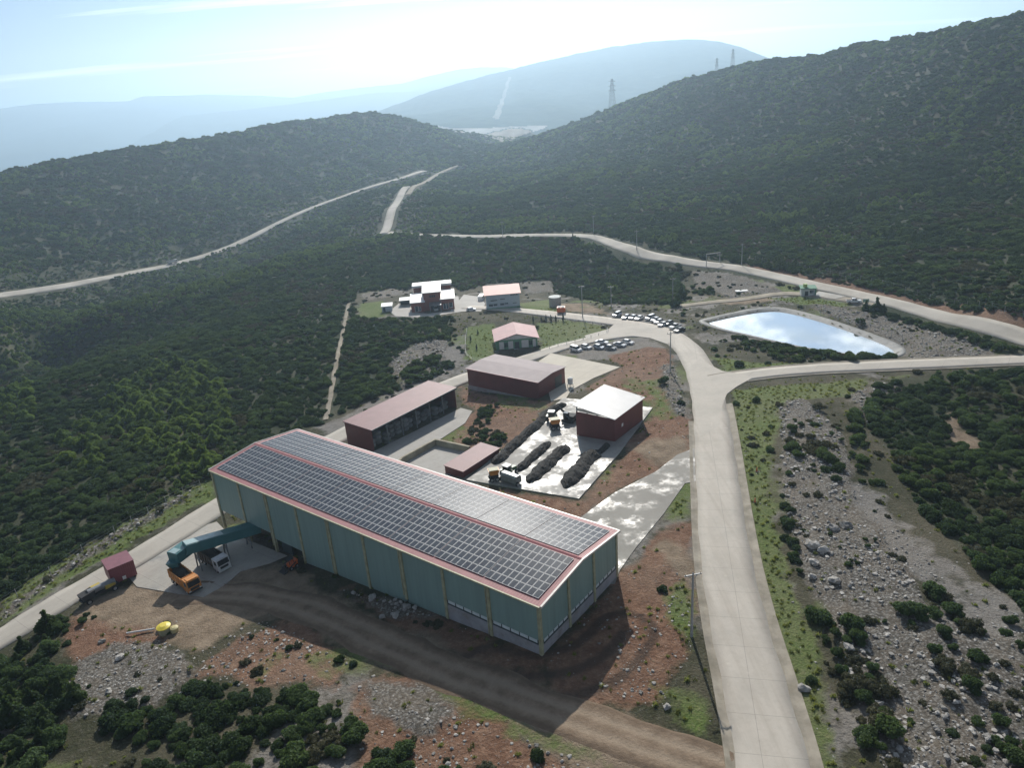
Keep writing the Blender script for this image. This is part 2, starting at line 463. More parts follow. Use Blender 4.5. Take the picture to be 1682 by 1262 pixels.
ROADS = {}   # name -> (centre line, width)
ROADS['main'] = (line([(1290, 1400), (1271, 1262), (1240, 1130), (1211, 1020), (1192, 920), (1181, 820), (1172, 720), (1163, 650), (1148, 600), (1124, 566), (1090, 546), (1050, 535), (1000, 527.5), (945, 521), (900, 516), (850, 510), (800, 506), (765, 505)]), 8.1)
ROADS['lower'] = (line([(1075, 548), (1035, 549), (985, 556), (930, 568), (885, 583), (835, 600), (755, 624), (690, 653), (560, 715), (470, 765), (358, 834), (280, 884), (200, 932), (120, 977), (60, 1013), (0, 1052), (-120, 1120)]), 7.6)
ROADS['right'] = (line([(1162, 629), (1200, 621), (1300, 609), (1400, 603), (1560, 596), (1682, 591), (1850, 588)]), 7.6)
ROADS['upper'] = (line([(1850, 610), (1760, 580), (1682, 556), (1600, 533), (1500, 506), (1400, 483), (1325, 466), (1250, 449), (1190, 437), (1100, 426), (1050, 417), (1015, 403), (985, 391), (950, 386.5), (900, 386), (840, 388), (770, 388.5), (700, 387), (665, 385), (636, 382)]), 7.0)
ROADS['valley'] = (line([(-200, 520), (0, 484), (140, 464), (280, 436), (370, 410), (450, 371), (500, 347), (560, 324), (620, 304), (665, 292), (697, 281)]), 8.0)
ROADS['lane'] = (line([(630, 384), (640, 362), (650, 335), (660, 316), (668, 307)]), 7.0)
ROADS['saddle'] = (smooth_line(np.array([at_dist(*p)[:2] for p in [(836, 237, 1480), (826, 232, 1520), (806, 226, 1570), (790, 222, 1640), (770, 219, 1720)]]), 1), 12.0)
ROADS['track'] = (line([(760, 270), (735, 278), (700, 297), (670, 320)], 1), 5.0)
ROADS['path'] = (line([(573, 498), (565, 540), (553, 590), (545, 640), (535, 690)]), .3)
ROADS['farm'] = (line([(1105, 505), (1165, 497), (1225, 492), (1280, 482), (1330, 484), (1400, 494), (1440, 500)], 1), 5.0)
ROADS['hillside'] = (line([(420, 440), (480, 420), (530, 404)], 1), 3.0)

ROADS['haul'] = (line([(300, 975), (345, 975), (410, 977), (480, 990), (560, 1022), (640, 1062), (760, 1116), (880, 1158), (1000, 1200), (1110, 1238), (1215, 1275)]), 7.0)
PADS = {}
PADS['compost_pad'] = poly([(766, 790), (870, 703), (925, 655), (1000, 663), (1072, 671), (1018, 745), (951, 821), (860, 806)])
PADS['hangar_apron'] = poly([(885, 594), (905, 581), (960, 592), (1018, 604), (975, 622), (938, 642), (930, 655), (905, 660), (900, 640)])
PADS['shed_apron'] = poly([(590, 770), (615, 742), (690, 705), (757, 671), (776, 676), (764, 696), (718, 726), (668, 756), (640, 775)])
PADS['bunker_floor'] = poly([(640, 775), (663, 758), (716, 727), (772, 739), (756, 765), (730, 790), (700, 800)])
PADS['wet_ramp'] = poly([(935, 900), (955, 850), (1010, 810), (1078, 775), (1112, 748), (1146, 735), (1150, 790), (1125, 795), (1090, 845), (1045, 900), (1018, 938), (1010, 960), (960, 960)])
PADS['loading_yard'] = poly([(208, 945), (250, 917), (330, 866), (356, 858), (371, 873), (440, 901), (472, 914), (445, 926), (395, 940), (370, 962), (335, 982), (300, 978), (225, 965)])
PADS['office_yard'] = poly([(640, 512), (655, 499), (672, 497), (678, 513), (700, 516), (740, 511), (743, 506), (741, 487), (753, 487), (756, 512), (790, 512), (797, 500), (790, 488), (762, 484), (760, 512), (700, 522), (650, 520)])
PADS['junction'] = poly([(1132, 604), (1150, 590), (1166, 600), (1186, 610), (1222, 616), (1235, 622), (1210, 636), (1194, 648), (1186, 668), (1182, 700), (1150, 720), (1142, 680)])
PADS['bend'] = poly([(1000, 556), (1036, 552), (1068, 556), (1096, 566), (1112, 556), (1080, 541), (1045, 534), (1010, 532), (1000, 541), (960, 552), (968, 564)])
PADS['guard_slab'] = poly([(1335, 486), (1345, 479), (1372, 484), (1390, 488), (1370, 492)])

Z = {}
Z['tan'] = [poly(q) for q in (
    [(225, 965), (330, 930), (420, 930), (480, 940), (560, 985), (650, 1035), (780, 1090), (900, 1140), (1050, 1190), (1190, 1235), (1235, 1300), (980, 1300), (880, 1215), (760, 1150), (640, 1100), (560, 1045), (480, 1008), (400, 1025), (330, 1072), (290, 1060), (230, 1035), (130, 1012), (150, 985)],
    [(1075, 900), (1095, 885), (1150, 925), (1155, 960), (1120, 950)], [(1180, 492), (1260, 483), (1270, 493), (1200, 502)],
    [(880, 500), (960, 498), (1000, 515), (940, 512)], [(1560, 668), (1580, 700), (1630, 748), (1595, 750), (1545, 715)], [(1030, 735), (1120, 715), (1130, 745), (1080, 772)])]
Z['dirt'] = [poly(q) for q in (
    [(890, 1085), (950, 1040), (1018, 945), (1070, 885), (1130, 895), (1145, 1000), (1110, 1100), (1090, 1160), (960, 1165), (900, 1135)],
    [(1000, 585), (1060, 570), (1100, 572), (1106, 640), (1135, 690), (1132, 745), (1078, 778), (1000, 815), (955, 855), (930, 860), (700, 795), (760, 792), (951, 823), (1020, 750), (1074, 672), (1040, 650), (960, 640), (1020, 604)],
    [(757, 635), (800, 650), (890, 658), (905, 660), (870, 703), (800, 760), (770, 740), (716, 727), (778, 676)],
    [(105, 1050), (130, 1008), (290, 1030), (270, 1062), (120, 1085)], [(310, 1110), (400, 1045), (480, 1020), (560, 1060), (570, 1130), (430, 1125)],
    [(590, 1120), (680, 1110), (800, 1165), (900, 1225), (980, 1300), (590, 1300)], [(560, 960), (700, 1010), (890, 1080), (880, 1130), (760, 1085), (650, 1030)],
    [(1330, 470), (1500, 505), (1682, 545), (1800, 570), (1800, 540), (1600, 500), (1400, 462), (1220, 432), (1230, 440)],
    [(1090, 870), (1135, 860), (1140, 900), (1060, 890)])]
Z['rubble'] = [poly(q) for q in (
    [(120, 1095), (200, 1050), (300, 1075), (330, 1090), (300, 1130), (250, 1160), (180, 1165), (120, 1190), (100, 1140)],
    [(1280, 665), (1320, 655), (1385, 715), (1405, 820), (1440, 870), (1500, 950), (1560, 1090), (1660, 1300), (1460, 1300), (1400, 1130), (1350, 1000), (1305, 900), (1285, 800)],
    [(1135, 446), (1220, 455), (1300, 482), (1200, 490), (1140, 472)], [(1330, 498), (1480, 525), (1620, 568), (1645, 588), (1500, 592), (1445, 550), (1350, 515)],
    [(1395, 650), (1450, 628), (1480, 640), (1420, 665), (1425, 700)], [(600, 1120), (700, 1130), (760, 1170), (700, 1210), (620, 1180)],
    [(590, 485), (690, 472), (700, 482), (600, 495)], [(855, 465), (905, 462), (905, 480), (860, 484)], [(640, 590), (700, 560), (735, 560), (730, 600), (660, 640)],
    [(0, 1010), (110, 925), (230, 855), (330, 800), (330, 806), (230, 865), (110, 938), (0, 1025)], [(560, 970), (660, 990), (720, 1020), (640, 1010)],
    [(1090, 600), (1108, 600), (1135, 690), (1110, 680), (1085, 640)], [(1470, 1000), (1682, 1060), (1682, 1300), (1560, 1300)])]
Z['grass'] = [poly(q) for q in (
    [(1200, 642), (1270, 634), (1430, 624), (1405, 650), (1290, 658), (1262, 740), (1272, 850), (1300, 960), (1345, 1100), (1385, 1290), (1345, 1290), (1262, 1040), (1225, 860)],
    [(765, 540), (810, 530), (822, 575), (800, 592), (768, 592)], [(884, 530), (930, 526), (985, 534), (1000, 545), (940, 560), (890, 575)], [(845, 500), (905, 492), (915, 512), (870, 512)],
    [(1165, 585), (1230, 597), (1440, 598), (1400, 606), (1225, 612), (1180, 600)], [(1098, 965), (1132, 955), (1142, 1050), (1120, 1070), (1098, 1000)], [(1080, 1130), (1160, 1160), (1180, 1220), (1130, 1200)],
    [(620, 1080), (700, 1110), (880, 1200), (1010, 1260), (880, 1220), (760, 1165)], [(1610, 556), (1660, 565), (1675, 582), (1630, 588)], [(1195, 480), (1300, 468), (1320, 480), (1220, 490)],
    [(590, 500), (630, 495), (632, 520), (590, 522)], [(1260, 490), (1330, 488), (1400, 500), (1380, 505), (1290, 497)], [(0, 985), (115, 915), (340, 790), (350, 815), (120, 948), (0, 1030)], [(1110, 790), (1138, 785), (1136, 850), (1095, 860)])]
Z['gravel'] = [poly(q) for q in (
    [(890, 590), (1000, 553), (1060, 553), (1102, 574), (1060, 572), (1000, 590), (960, 592), (905, 580)], [(1000, 512), (1060, 515), (1125, 535), (1125, 552), (1080, 542), (1000, 526)],
    [(1300, 480), (1400, 492), (1440, 502), (1400, 503), (1320, 492)], [(1390, 800), (1420, 790), (1500, 900), (1560, 960), (1500, 950), (1420, 880)],
    [(1440, 1000), (1682, 1010), (1682, 1100), (1500, 1080)], [(700, 560), (765, 550), (765, 590), (745, 605), (700, 640)], [(535, 720), (600, 685), (745, 612), (740, 600), (600, 665), (520, 705)])]
STONY = [poly(q) for q in ([(110, 1080), (240, 1040), (335, 1070), (400, 1030), (470, 1010), (570, 1055), (570, 1135), (440, 1132), (330, 1125), (250, 1165), (120, 1195)], [(585, 1108), (700, 1115), (860, 1195), (985, 1275), (960, 1300), (600, 1300)], [(1030, 1040), (1130, 960), (1140, 1060), (1090, 1160), (960, 1165)])]
RUT = line([(1025, 1040), (1000, 1075), (960, 1100), (900, 1112), (850, 1112), (800, 1098)], 2)
RUT2 = line([(470, 985), (600, 1040), (760, 1115), (960, 1190), (1150, 1262)], 2)

CLEAR = poly([(-250, 1160), (-100, 1060), (0, 988), (110, 915), (340, 790), (470, 712), (520, 700), (600, 662), (700, 628), (742, 604), (720, 590), (700, 600), (660, 640), (640, 600), (680, 565), (735, 560), (748, 534), (742, 524), (690, 524), (590, 524), (578, 500), (588, 484), (640, 474), (665, 480),
              (690, 466), (735, 463), (760, 478), (800, 466), (856, 462), (905, 460), (912, 480), (1000, 500), (1090, 500), (1130, 488), (1120, 460), (1138, 442), (1200, 448), (1260, 462), (1400, 505), (1682, 590), (1850, 620), (1682, 606), (1560, 610), (1455, 626), (1420, 655), (1428, 700), (1470, 745),
              (1500, 800), (1520, 850), (1580, 905), (1640, 960), (1700, 1010), (1800, 1120), (1850, 1400), (1500, 1500), (800, 1500), (100, 1450), (-250, 1350)])
POND_PX = [(1163, 531), (1215, 519), (1262, 511), (1290, 513), (1345, 528), (1400, 547), (1450, 566), (1470, 577), (1466, 586), (1420, 585), (1330, 573), (1240, 552), (1190, 541)]
def zplane(u, v, z):
    r = ray(u, v); d = (z - CAMH) / r[2]; return np.array([r[0] * d, r[1] * d])
POND_Z = -2.6
POND = np.array([zplane(u, v, POND_Z) for u, v in POND_PX])
POND_C = POND.mean(0)
SCRUB = [poly(q) for q in (   # thickets inside the clearing
    [(-40, 1300), (-30, 1075), (40, 1042), (110, 1006), (128, 1030), (95, 1090), (135, 1140), (105, 1200), (60, 1300)],
    [(165, 1165), (240, 1150), (255, 1195), (180, 1205)], [(255, 1165), (330, 1118), (470, 1140), (540, 1165), (600, 1205), (520, 1300), (230, 1300)],
    [(545, 1075), (600, 1062), (640, 1098), (580, 1112)], [(1205, 566), (1290, 562), (1400, 583), (1462, 596), (1400, 597), (1290, 595), (1225, 577)],
    [(1590, 1085), (1660, 1105), (1720, 1290), (1620, 1290), (1575, 1150)], [(765, 715), (790, 672), (822, 668), (800, 700), (835, 720), (815, 745), (768, 740)],
    [(650, 620), (700, 590), (730, 585), (735, 600), (690, 625)], [(470, 1010), (540, 1030), (600, 1070), (560, 1065), (480, 1020)],
    [(1490, 700), (1540, 760), (1560, 850), (1500, 820), (1450, 740)], [(1290, 700), (1370, 690), (1395, 760), (1380, 800), (1300, 760)], [(1400, 640), (1440, 800), (1410, 830), (1395, 720)], [(1285, 790), (1320, 900), (1310, 960), (1285, 900)],
    [(1480, 900), (1600, 1020), (1560, 1090), (1480, 1000)], [(600, 1250), (660, 1230), (720, 1290), (600, 1300)], [(1130, 470), (1200, 486), (1140, 490), (1105, 498)], [(1470, 980), (1560, 1010), (1690, 1050), (1700, 1300), (1610, 1300), (1560, 1160), (1500, 1080)], [(1330, 1000), (1400, 1020), (1450, 1120), (1470, 1250), (1420, 1250), (1370, 1110)])]
SPARSE = {9, 10, 11, 12, 13, 15, 16}

def road_dist(x, y):
    best = np.full(np.shape(x), 1e9)
    for nm, (pl, w) in ROADS.items():
        lo = pl.min(0) - 40; hi = pl.max(0) + 40
        k = (x > lo[0]) & (x < hi[0]) & (y > lo[1]) & (y < hi[1])
        if k.any():
            b = best[k]; best[k] = np.minimum(b, dist_line(pl, x[k], y[k]) - w / 2 + (1.6 if nm == 'path' else 0))
    return best

def pad_dist(x, y):
    best = np.full(np.shape(x), 1e9)
    for pl in PADS.values():
        lo = pl.min(0) - 12; hi = pl.max(0) + 12
        k = (x > lo[0]) & (x < hi[0]) & (y > lo[1]) & (y < hi[1])
        if k.any():
            d = dist_line(pl, x[k], y[k], True); d[inside(pl, x[k], y[k])] = 0
            best[k] = np.minimum(best[k], d)
    return best

def pond_sink(x, y):
    x = np.asarray(x, float); y = np.asarray(y, float)
    d = dist_line(POND, x, y, True); s = inside(POND, x, y)
    return np.where(s, -d, d)

def relief(x, y):
    """ground height with lumps, banks and the pond basin"""
    z = h0(x, y)
    rd = np.clip((np.minimum(road_dist(x, y), pad_dist(x, y)) - 1.7) / 3.0, 0, 1)
    rr = np.hypot(x, y)
    am = np.clip((rr - 250) / 600, 0, 1)
    inclear = inside(CLEAR, x, y)
    a = np.where(inclear, .28, .55 + am * 3.0)
    z = z + rd * a * vnoise(x, y, 9 + 0 * am, 3, 3) + rd * am * 5 * vnoise(x, y, 60, 5, 3)
    for pl in Z['rubble']:
        k = inside(pl, x, y)
        z = np.where(k, z + rd * (.55 * np.abs(vnoise(x, y, 3.2, 21, 2)) + .25), z)
    for pl in Z['dirt'][:5]:
        k = inside(pl, x, y)
        z = np.where(k, z + rd * (.35 * np.abs(vnoise(x, y, 4.5, 31, 2))), z)
    ps = pond_sink(x, y)
    near = ps < 9
    rim = POND_Z + .55 + np.clip(ps - 1.5, 0, 9) * .02
    bowl = POND_Z + .45 * np.clip(ps, -6, 1.2)
    k = np.clip((ps - 2.0) / 7, 0, 1)
    z = np.where(near, np.where(ps < 1.2, bowl, rim * (1 - k) + z * k), z)
    return z

# ------------------------------------------------------------------ the ground
def axis(lo, f0, f1, hi, step, grow):
    a = list(np.arange(f0, f1 + .01, step)); s = step
    while a[-1] < hi: s *= grow; a.append(a[-1] + s)
    s = step; b = []
    x = f0
    while x > lo: s *= grow; x -= s; b.append(x)
    return np.array(b[::-1] + a)

def make_terrain():
    xs = axis(-1900, -95, 160, 1900, 1.15, 1.035); ys = axis(-250, 52, 300, 2600, 1.15, 1.03)
    X, Y = np.meshgrid(xs, ys); x = X.ravel(); y = Y.ravel()
    z = relief(x, y)
    nx, ny = len(xs), len(ys)
    i = np.arange(nx * ny).reshape(ny, nx)
    F = np.stack([i[:-1, :-1], i[:-1, 1:], i[1:, 1:], i[1:, :-1]], -1).reshape(-1, 4)
    me = bpy.data.meshes.new('terrain')
    me.vertices.add(len(x)); me.vertices.foreach_set('co', np.stack([x, y, z], -1).ravel())
    me.loops.add(len(F) * 4); me.loops.foreach_set('vertex_index', F.ravel().astype(np.int32))
    me.polygons.add(len(F)); me.polygons.foreach_set('loop_start', np.arange(0, len(F) * 4, 4, dtype=np.int32)); me.polygons.foreach_set('loop_total', np.full(len(F), 4, dtype=np.int32))
    me.polygons.foreach_set('use_smooth', np.ones(len(F), bool))
    me.update(); me.validate()
    xj = x + 1.6 * vnoise(x, y, 5, 41, 2); yj = y + 1.6 * vnoise(x, y, 5, 47, 2)
    W = {}
    for nm, pls in Z.items():
        w = np.zeros(len(x))
        for pl in pls:
            lo = pl.min(0) - 5; hi = pl.max(0) + 5
            k = (x > lo[0]) & (x < hi[0]) & (y > lo[1]) & (y < hi[1])
            if not k.any(): continue
            d = dist_line(pl, xj[k], yj[k], True); s = np.where(inside(pl, xj[k], yj[k]), d, -d)
            w[k] = np.maximum(w[k], np.clip(.5 + s / 5, 0, 1))
        W[nm] = w
    far = np.hypot(x, y) > 300
    rut = np.minimum(dist_line(RUT, x, y), np.abs(dist_line(RUT, x, y) - 4.2)); rut2 = np.abs(dist_line(RUT2, x, y) - 1.1)
    wr = np.maximum(np.clip(1.0 - rut / 1.6, 0, 1), .62 * np.clip(1 - rut2 / .9, 0, 1))
    lx = (x - HALL[0]) * AX[0] + (y - HALL[1]) * AX[1]; ly = (x - HALL[0]) * AY[0] + (y - HALL[1]) * AY[1]
    wr = np.maximum(wr, ((lx > -1.5) & (lx < 21) & (ly > 50) & (ly < 79)) * 1.0)     # earth painted dark for the shade under the raised end of the hall
    incl = inside(CLEAR, x, y); W['gravel'] = np.maximum(W['gravel'], incl * np.clip(.5 + 2.2 * (vnoise(x, y, 13, 131, 4) - .28), 0, .62))
    W['grass'] = np.maximum(W['grass'], incl * np.clip(.5 + 2.2 * (vnoise(x, y, 17, 137, 4) - .38), 0, .55))
    one = np.ones(len(x))
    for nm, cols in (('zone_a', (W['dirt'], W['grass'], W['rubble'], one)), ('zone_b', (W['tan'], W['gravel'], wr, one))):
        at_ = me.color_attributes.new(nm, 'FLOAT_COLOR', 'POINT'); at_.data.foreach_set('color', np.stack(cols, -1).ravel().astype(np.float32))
    fa = me.attributes.new('forest', 'FLOAT', 'POINT'); fa.data.foreach_set('value', np.where(incl, 0, 1).astype(np.float32))
    o = bpy.data.objects.new('terrain', me); COL.objects.link(o); o['kind'] = 'structure'
    me.materials.append(ground_material()); return o

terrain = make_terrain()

M_ROAD = concrete('road_concrete', (.42, .385, .33), joints=7.0, stain=.28)
M_MAIN = concrete('main_road_concrete', (.50, .455, .39), joints=6.0, stain=.3, rot=R(12))
M_JUNC = concrete('junction_concrete', (.45, .41, .35), stain=.3)
M_ROAD2 = concrete('yard_concrete', (.40, .375, .33), wet=.15, joints=5.2, stain=.4)
M_PAD = concrete('pad_concrete', (.37, .355, .325), wet=.45, joints=6, stain=.4)
M_WET = concrete('ramp_concrete', (.27, .255, .225), wet=.25, joints=0, stain=.35)
M_APRON = concrete('apron_concrete', (.53, .48, .39), joints=6, stain=.12)
M_FLOOR = concrete('bunker_concrete', (.38, .36, .33), joints=4, stain=.45)
M_FAR = mat('far_road_concrete', (.42, .39, .34), .9, var=.25, scale=.05, dirt=(.25, .22, .17), dirt_amt=.6)
M_GUTTER = mat('gutter_concrete', (.30, .265, .21), .9, var=.3, scale=.4, dirt=(.16, .14, .09), dirt_amt=.6)
M_TRACK = mat('track_earth', (.30, .26, .20), .95, var=.3, scale=.2, dirt=(.14, .12, .07), dirt_amt=.6)

def ribbon(name, nm, material, off=.1, step=3.0, w=None, side=0, skirt=.5, kind='structure'):
    pl, w0 = ROADS[nm]; w = w or w0
    q = densify(pl, step); t = np.gradient(q, axis=0); t /= np.linalg.norm(t, axis=1)[:, None]; n = np.stack([-t[:, 1], t[:, 0]], -1)
    cols = [-.5, -.25, 0, .25, .5]; mb = MB(); rows = []
    for k in range(len(q)):
        r = []
        jit = .12 * math.sin(k * 1.7)
        for c in cols:
            p = q[k] + n[k] * (c * w + side + (jit if abs(c) == .5 else 0)); r.append((p[0], p[1], float(h0(p[0], p[1])) + off))
        r = [(r[0][0], r[0][1], r[0][2] - skirt)] + r + [(r[-1][0], r[-1][1], r[-1][2] - skirt)]
        rows.append(r)
    m = len(rows[0]); vs = [p for r in rows for p in r]
    fs = [(k * m + j, k * m + j + 1, (k + 1) * m + j + 1, (k + 1) * m + j) for k in range(len(q) - 1) for j in range(m - 1)]
    mb.add(vs, fs)
    o = build(name, mb, material, smooth=True); o['kind'] = kind; return o

ribbon('road', 'main', M_MAIN, .14); ribbon('road', 'lower', M_ROAD, .12); ribbon('road', 'right', M_ROAD, .12); ribbon('road', 'upper', M_FAR, .15)
ribbon('road', 'valley', M_FAR, .5, 8, skirt=3); ribbon('road', 'lane', M_FAR, .6, 8, skirt=3); 
ribbon('path', 'track', M_TRACK, .6, 8, skirt=3); ribbon('path', 'path', M_TRACK, .15, 3, w=1.5); ribbon('path', 'farm', M_TRACK, .08, 3); ribbon('path', 'hillside', M_TRACK, .4, 5, skirt=2)

def haul_track():
    """graded earth track with two worn wheel paths and ragged edges"""
    pl, w = ROADS['haul']; q = densify(pl, 1.2); t_ = np.gradient(q, axis=0); t_ /= np.linalg.norm(t_, axis=1)[:, None]; n = np.stack([-t_[:, 1], t_[:, 0]], -1)
    cols = np.linspace(-1, 1, 17); V = []; A = []
    e0 = 1 + .28 * vnoise(q[:, 0], q[:, 1], 6, 201, 3); e1 = 1 + .28 * vnoise(q[:, 0], q[:, 1], 6, 207, 3)
    for k in range(len(q)):
        for c in cols:
            pp = q[k] + n[k] * (c * w / 2 * (e1[k] if c > 0 else e0[k])); rut_ = -.07 * (math.exp(-((abs(c) - .34) / .13) ** 2))
            V.append((pp[0], pp[1], float(c))); A.append((rut_, c))
    V = np.array(V); z = h0(V[:, 0], V[:, 1]); A = np.array(A)
    zz_ = z + .10 + A[:, 0] - np.where(np.abs(A[:, 1]) > .95, .16, 0)
    m = len(cols); mb = MB(); mb.add(np.stack([V[:, 0], V[:, 1], zz_], -1), [(k * m + j, k * m + j + 1, (k + 1) * m + j + 1, (k + 1) * m + j) for k in range(len(q) - 1) for j in range(m - 1)])
    mt, tt, b = new_mat('haul_track_earth'); tc_ = tt.n('ShaderNodeTexCoord'); p_ = tc_.outputs['Object']; at_ = tt.n('ShaderNodeAttribute', attribute_name='across')
    ab = tt.math('ABSOLUTE', at_.outputs['Fac']); wob_ = tt.math('ADD', ab, tt.math('MULTIPLY', tt.math('SUBTRACT', tt.noise(p_, .5, 4), .5), .22))
    base = tt.ramp(tt.noise(p_, .4, 8, .75), [(.3, (.15, .108, .075)), (.55, (.26, .195, .138)), (.8, (.38, .30, .22))])
    base = tt.mix(tt.ramp(wob_, [(.10, (0, 0, 0)), (.28, (.6, .6, .6)), (.42, (.6, .6, .6)), (.6, (0, 0, 0))]), base, (.36, .29, .215))
    base = tt.mix(tt.ramp(wob_, [(.62, (0, 0, 0)), (.80, (.7, .7, .7)), (1.0, (.3, .3, .3))]), base, (.14, .10, .07))
    tt.l(base, b.inputs['Base Color']); b.inputs['Roughness'].default_value = .95; b.inputs['Specular IOR Level'].default_value = .15
    bp_ = tt.n('ShaderNodeBump', i_Strength=.7, i_Distance=.2); tt.l(tt.noise(p_, 2.5, 5, .7), bp_.inputs['Height']); tt.l(bp_.outputs[0], b.inputs['Normal'])
    o = build('path', mb, mt, smooth=True); o['kind'] = 'structure'
    a_ = o.data.attributes.new('across', 'FLOAT', 'POINT'); a_.data.foreach_set('value', A[:, 1].astype(np.float32))
haul_track()

def gutter(nm, side, k0, k1, w=1.3):
    """sloping drain strip along the edge of a concrete road"""
    pl, rw = ROADS[nm]; q = densify(pl, 3.0); q = q[int(len(q) * k0):int(len(q) * k1)]
    t = np.gradient(q, axis=0); t /= np.linalg.norm(t, axis=1)[:, None]; n = np.stack([-t[:, 1], t[:, 0]], -1) * side
    mb = MB(); prof = [(rw / 2 - .25, .08), (rw / 2 + w * .4, .02), (rw / 2 + w, .16), (rw / 2 + w + .18, .17), (rw / 2 + w + .22, -.4)]
    vs = []
    for k in range(len(q)):
        for d, z in prof:
            p = q[k] + n[k] * d; vs.append((p[0], p[1], float(h0(p[0], p[1])) + z + .05))
    m = len(prof); fs = [(k * m + j, k * m + j + 1, (k + 1) * m + j + 1, (k + 1) * m + j) for k in range(len(q) - 1) for j in range(m - 1)]
    mb.add(vs, fs); o = build('road_gutter', mb, M_GUTTER); o['kind'] = 'structure'
gutter('main', -1, 0, .44); gutter('main', 1, 0, .40, 1.0); gutter('right', 1, .12, .98, .9); gutter('right', -1, .22, .98, .8)

def pad(name, key, material, off=.1):
    pl = PADS[key]; bm = bmesh.new(); vs = [bm.verts.new((p[0], p[1], 0)) for p in pl]
    f = bm.faces.new(vs); bmesh.ops.triangulate(bm, faces=[f])
    for _ in range(5):
        es = [e for e in bm.edges if e.calc_length() > 5]
        if not es: break
        bmesh.ops.subdivide_edges(bm, edges=es, cuts=1); bmesh.ops.triangulate(bm, faces=bm.faces[:])
    xy = np.array([v.co[:2] for v in bm.verts]); z = h0(xy[:, 0], xy[:, 1]) + off
    for v, zz in zip(bm.verts, z): v.co.z = zz
    be = [e for e in bm.edges if e.is_boundary]
    r = bmesh.ops.extrude_edge_only(bm, edges=be)
    for v in r['geom']:
        if isinstance(v, bmesh.types.BMVert): v.co.z -= .6
    bmesh.ops.recalc_face_normals(bm, faces=bm.faces)
    me = bpy.data.meshes.new(name); bm.to_mesh(me); bm.free(); me.materials.append(material)
    o = bpy.data.objects.new(name, me); COL.objects.link(o); o['kind'] = 'structure'; return o
pad('compost_pavement', 'compost_pad', M_PAD, .25); pad('apron_pavement', 'hangar_apron', M_APRON, .16); pad('shed_pavement', 'shed_apron', M_FLOOR, .14); pad('bunker_floor', 'bunker_floor', M_FLOOR, .18)
pad('ramp_pavement', 'wet_ramp', M_WET, .10); pad('yard_pavement', 'loading_yard', M_ROAD2, .10); pad('office_pavement', 'office_yard', M_FLOOR, .10); pad('junction_pavement', 'junction', M_JUNC, .145); pad('bend_pavement', 'bend', M_JUNC, .145); pad('guard_pavement', 'guard_slab', M_ROAD2, .18)

# pond: water, and a pale liner collar round it
def pond():
    m, t, b = new_mat('pond_water'); b.inputs['Base Color'].default_value = (.66, .68, .70, 1); b.inputs['Roughness'].default_value = .03; b.inputs['IOR'].default_value = 1.33; b.inputs['Specular IOR Level'].default_value = 1
    b.inputs['Metallic'].default_value = .85
    tc = t.n('ShaderNodeTexCoord'); bp = t.n('ShaderNodeBump', i_Strength=.03, i_Distance=.05); t.l(t.noise(tc.outputs['Object'], .9, 3), bp.inputs['Height']); t.l(bp.outputs[0], b.inputs['Normal'])
    mb = MB(); sm = smooth_line(np.vstack([POND, POND[:1]]), 2)[:-1]
    mb.add([(p[0], p[1], POND_Z) for p in sm], [tuple(range(len(sm)))]); o = build('pond_water', mb, m); o['kind'] = 'structure'
    m2 = mat('pond_liner', (.20, .20, .19), .7, var=.25, scale=.5, dirt=(.36, .34, .30), dirt_amt=.6)
    mb = MB(); c = sm.mean(0); vs = []
    n = len(sm)
    for k in range(n):
        t_ = sm[(k + 1) % n] - sm[k - 1]; t_ = t_ / np.linalg.norm(t_); nn = np.array([t_[1], -t_[0]])
        if nn @ (sm[k] - c) < 0: nn = -nn
        for d, z in ((-.6, -.35), (0.2, .12), (1.9, .75), (2.5, .8), (3.1, .72), (3.4, .2)): p = sm[k] + nn * d; vs.append((p[0], p[1], POND_Z + z))
    fs = [(k * 6 + j, k * 6 + j + 1, ((k + 1) % n) * 6 + j + 1, ((k + 1) % n) * 6 + j) for k in range(n) for j in range(5)]
    mb.add(vs, fs); o = build('pond_bank', mb, m2, smooth=True); o['kind'] = 'structure'
pond()

# ------------------------------------------------------------------ distant hills and plain
def hill_material(name, a, b_, sc):
    m, t, b = new_mat(name); tc = t.n('ShaderNodeTexCoord'); p = tc.outputs['Object']
    c = t.ramp(t.noise(p, sc, 8, .7), [(.3, a), (.7, b_)]); c = t.mix(t.ramp(t.noise(p, sc * 6, 4, .7), [(.55, (0, 0, 0)), (.75, (.6, .6, .6))]), c, (.10, .095, .06))
    t.l(c, b.inputs['Base Color']); b.inputs['Roughness'].default_value = 1; b.inputs['Specular IOR Level'].default_value = 0
    return m
M_HILL = hill_material('far_hill_scrub', (.03, .045, .03), (.065, .085, .05), .02)

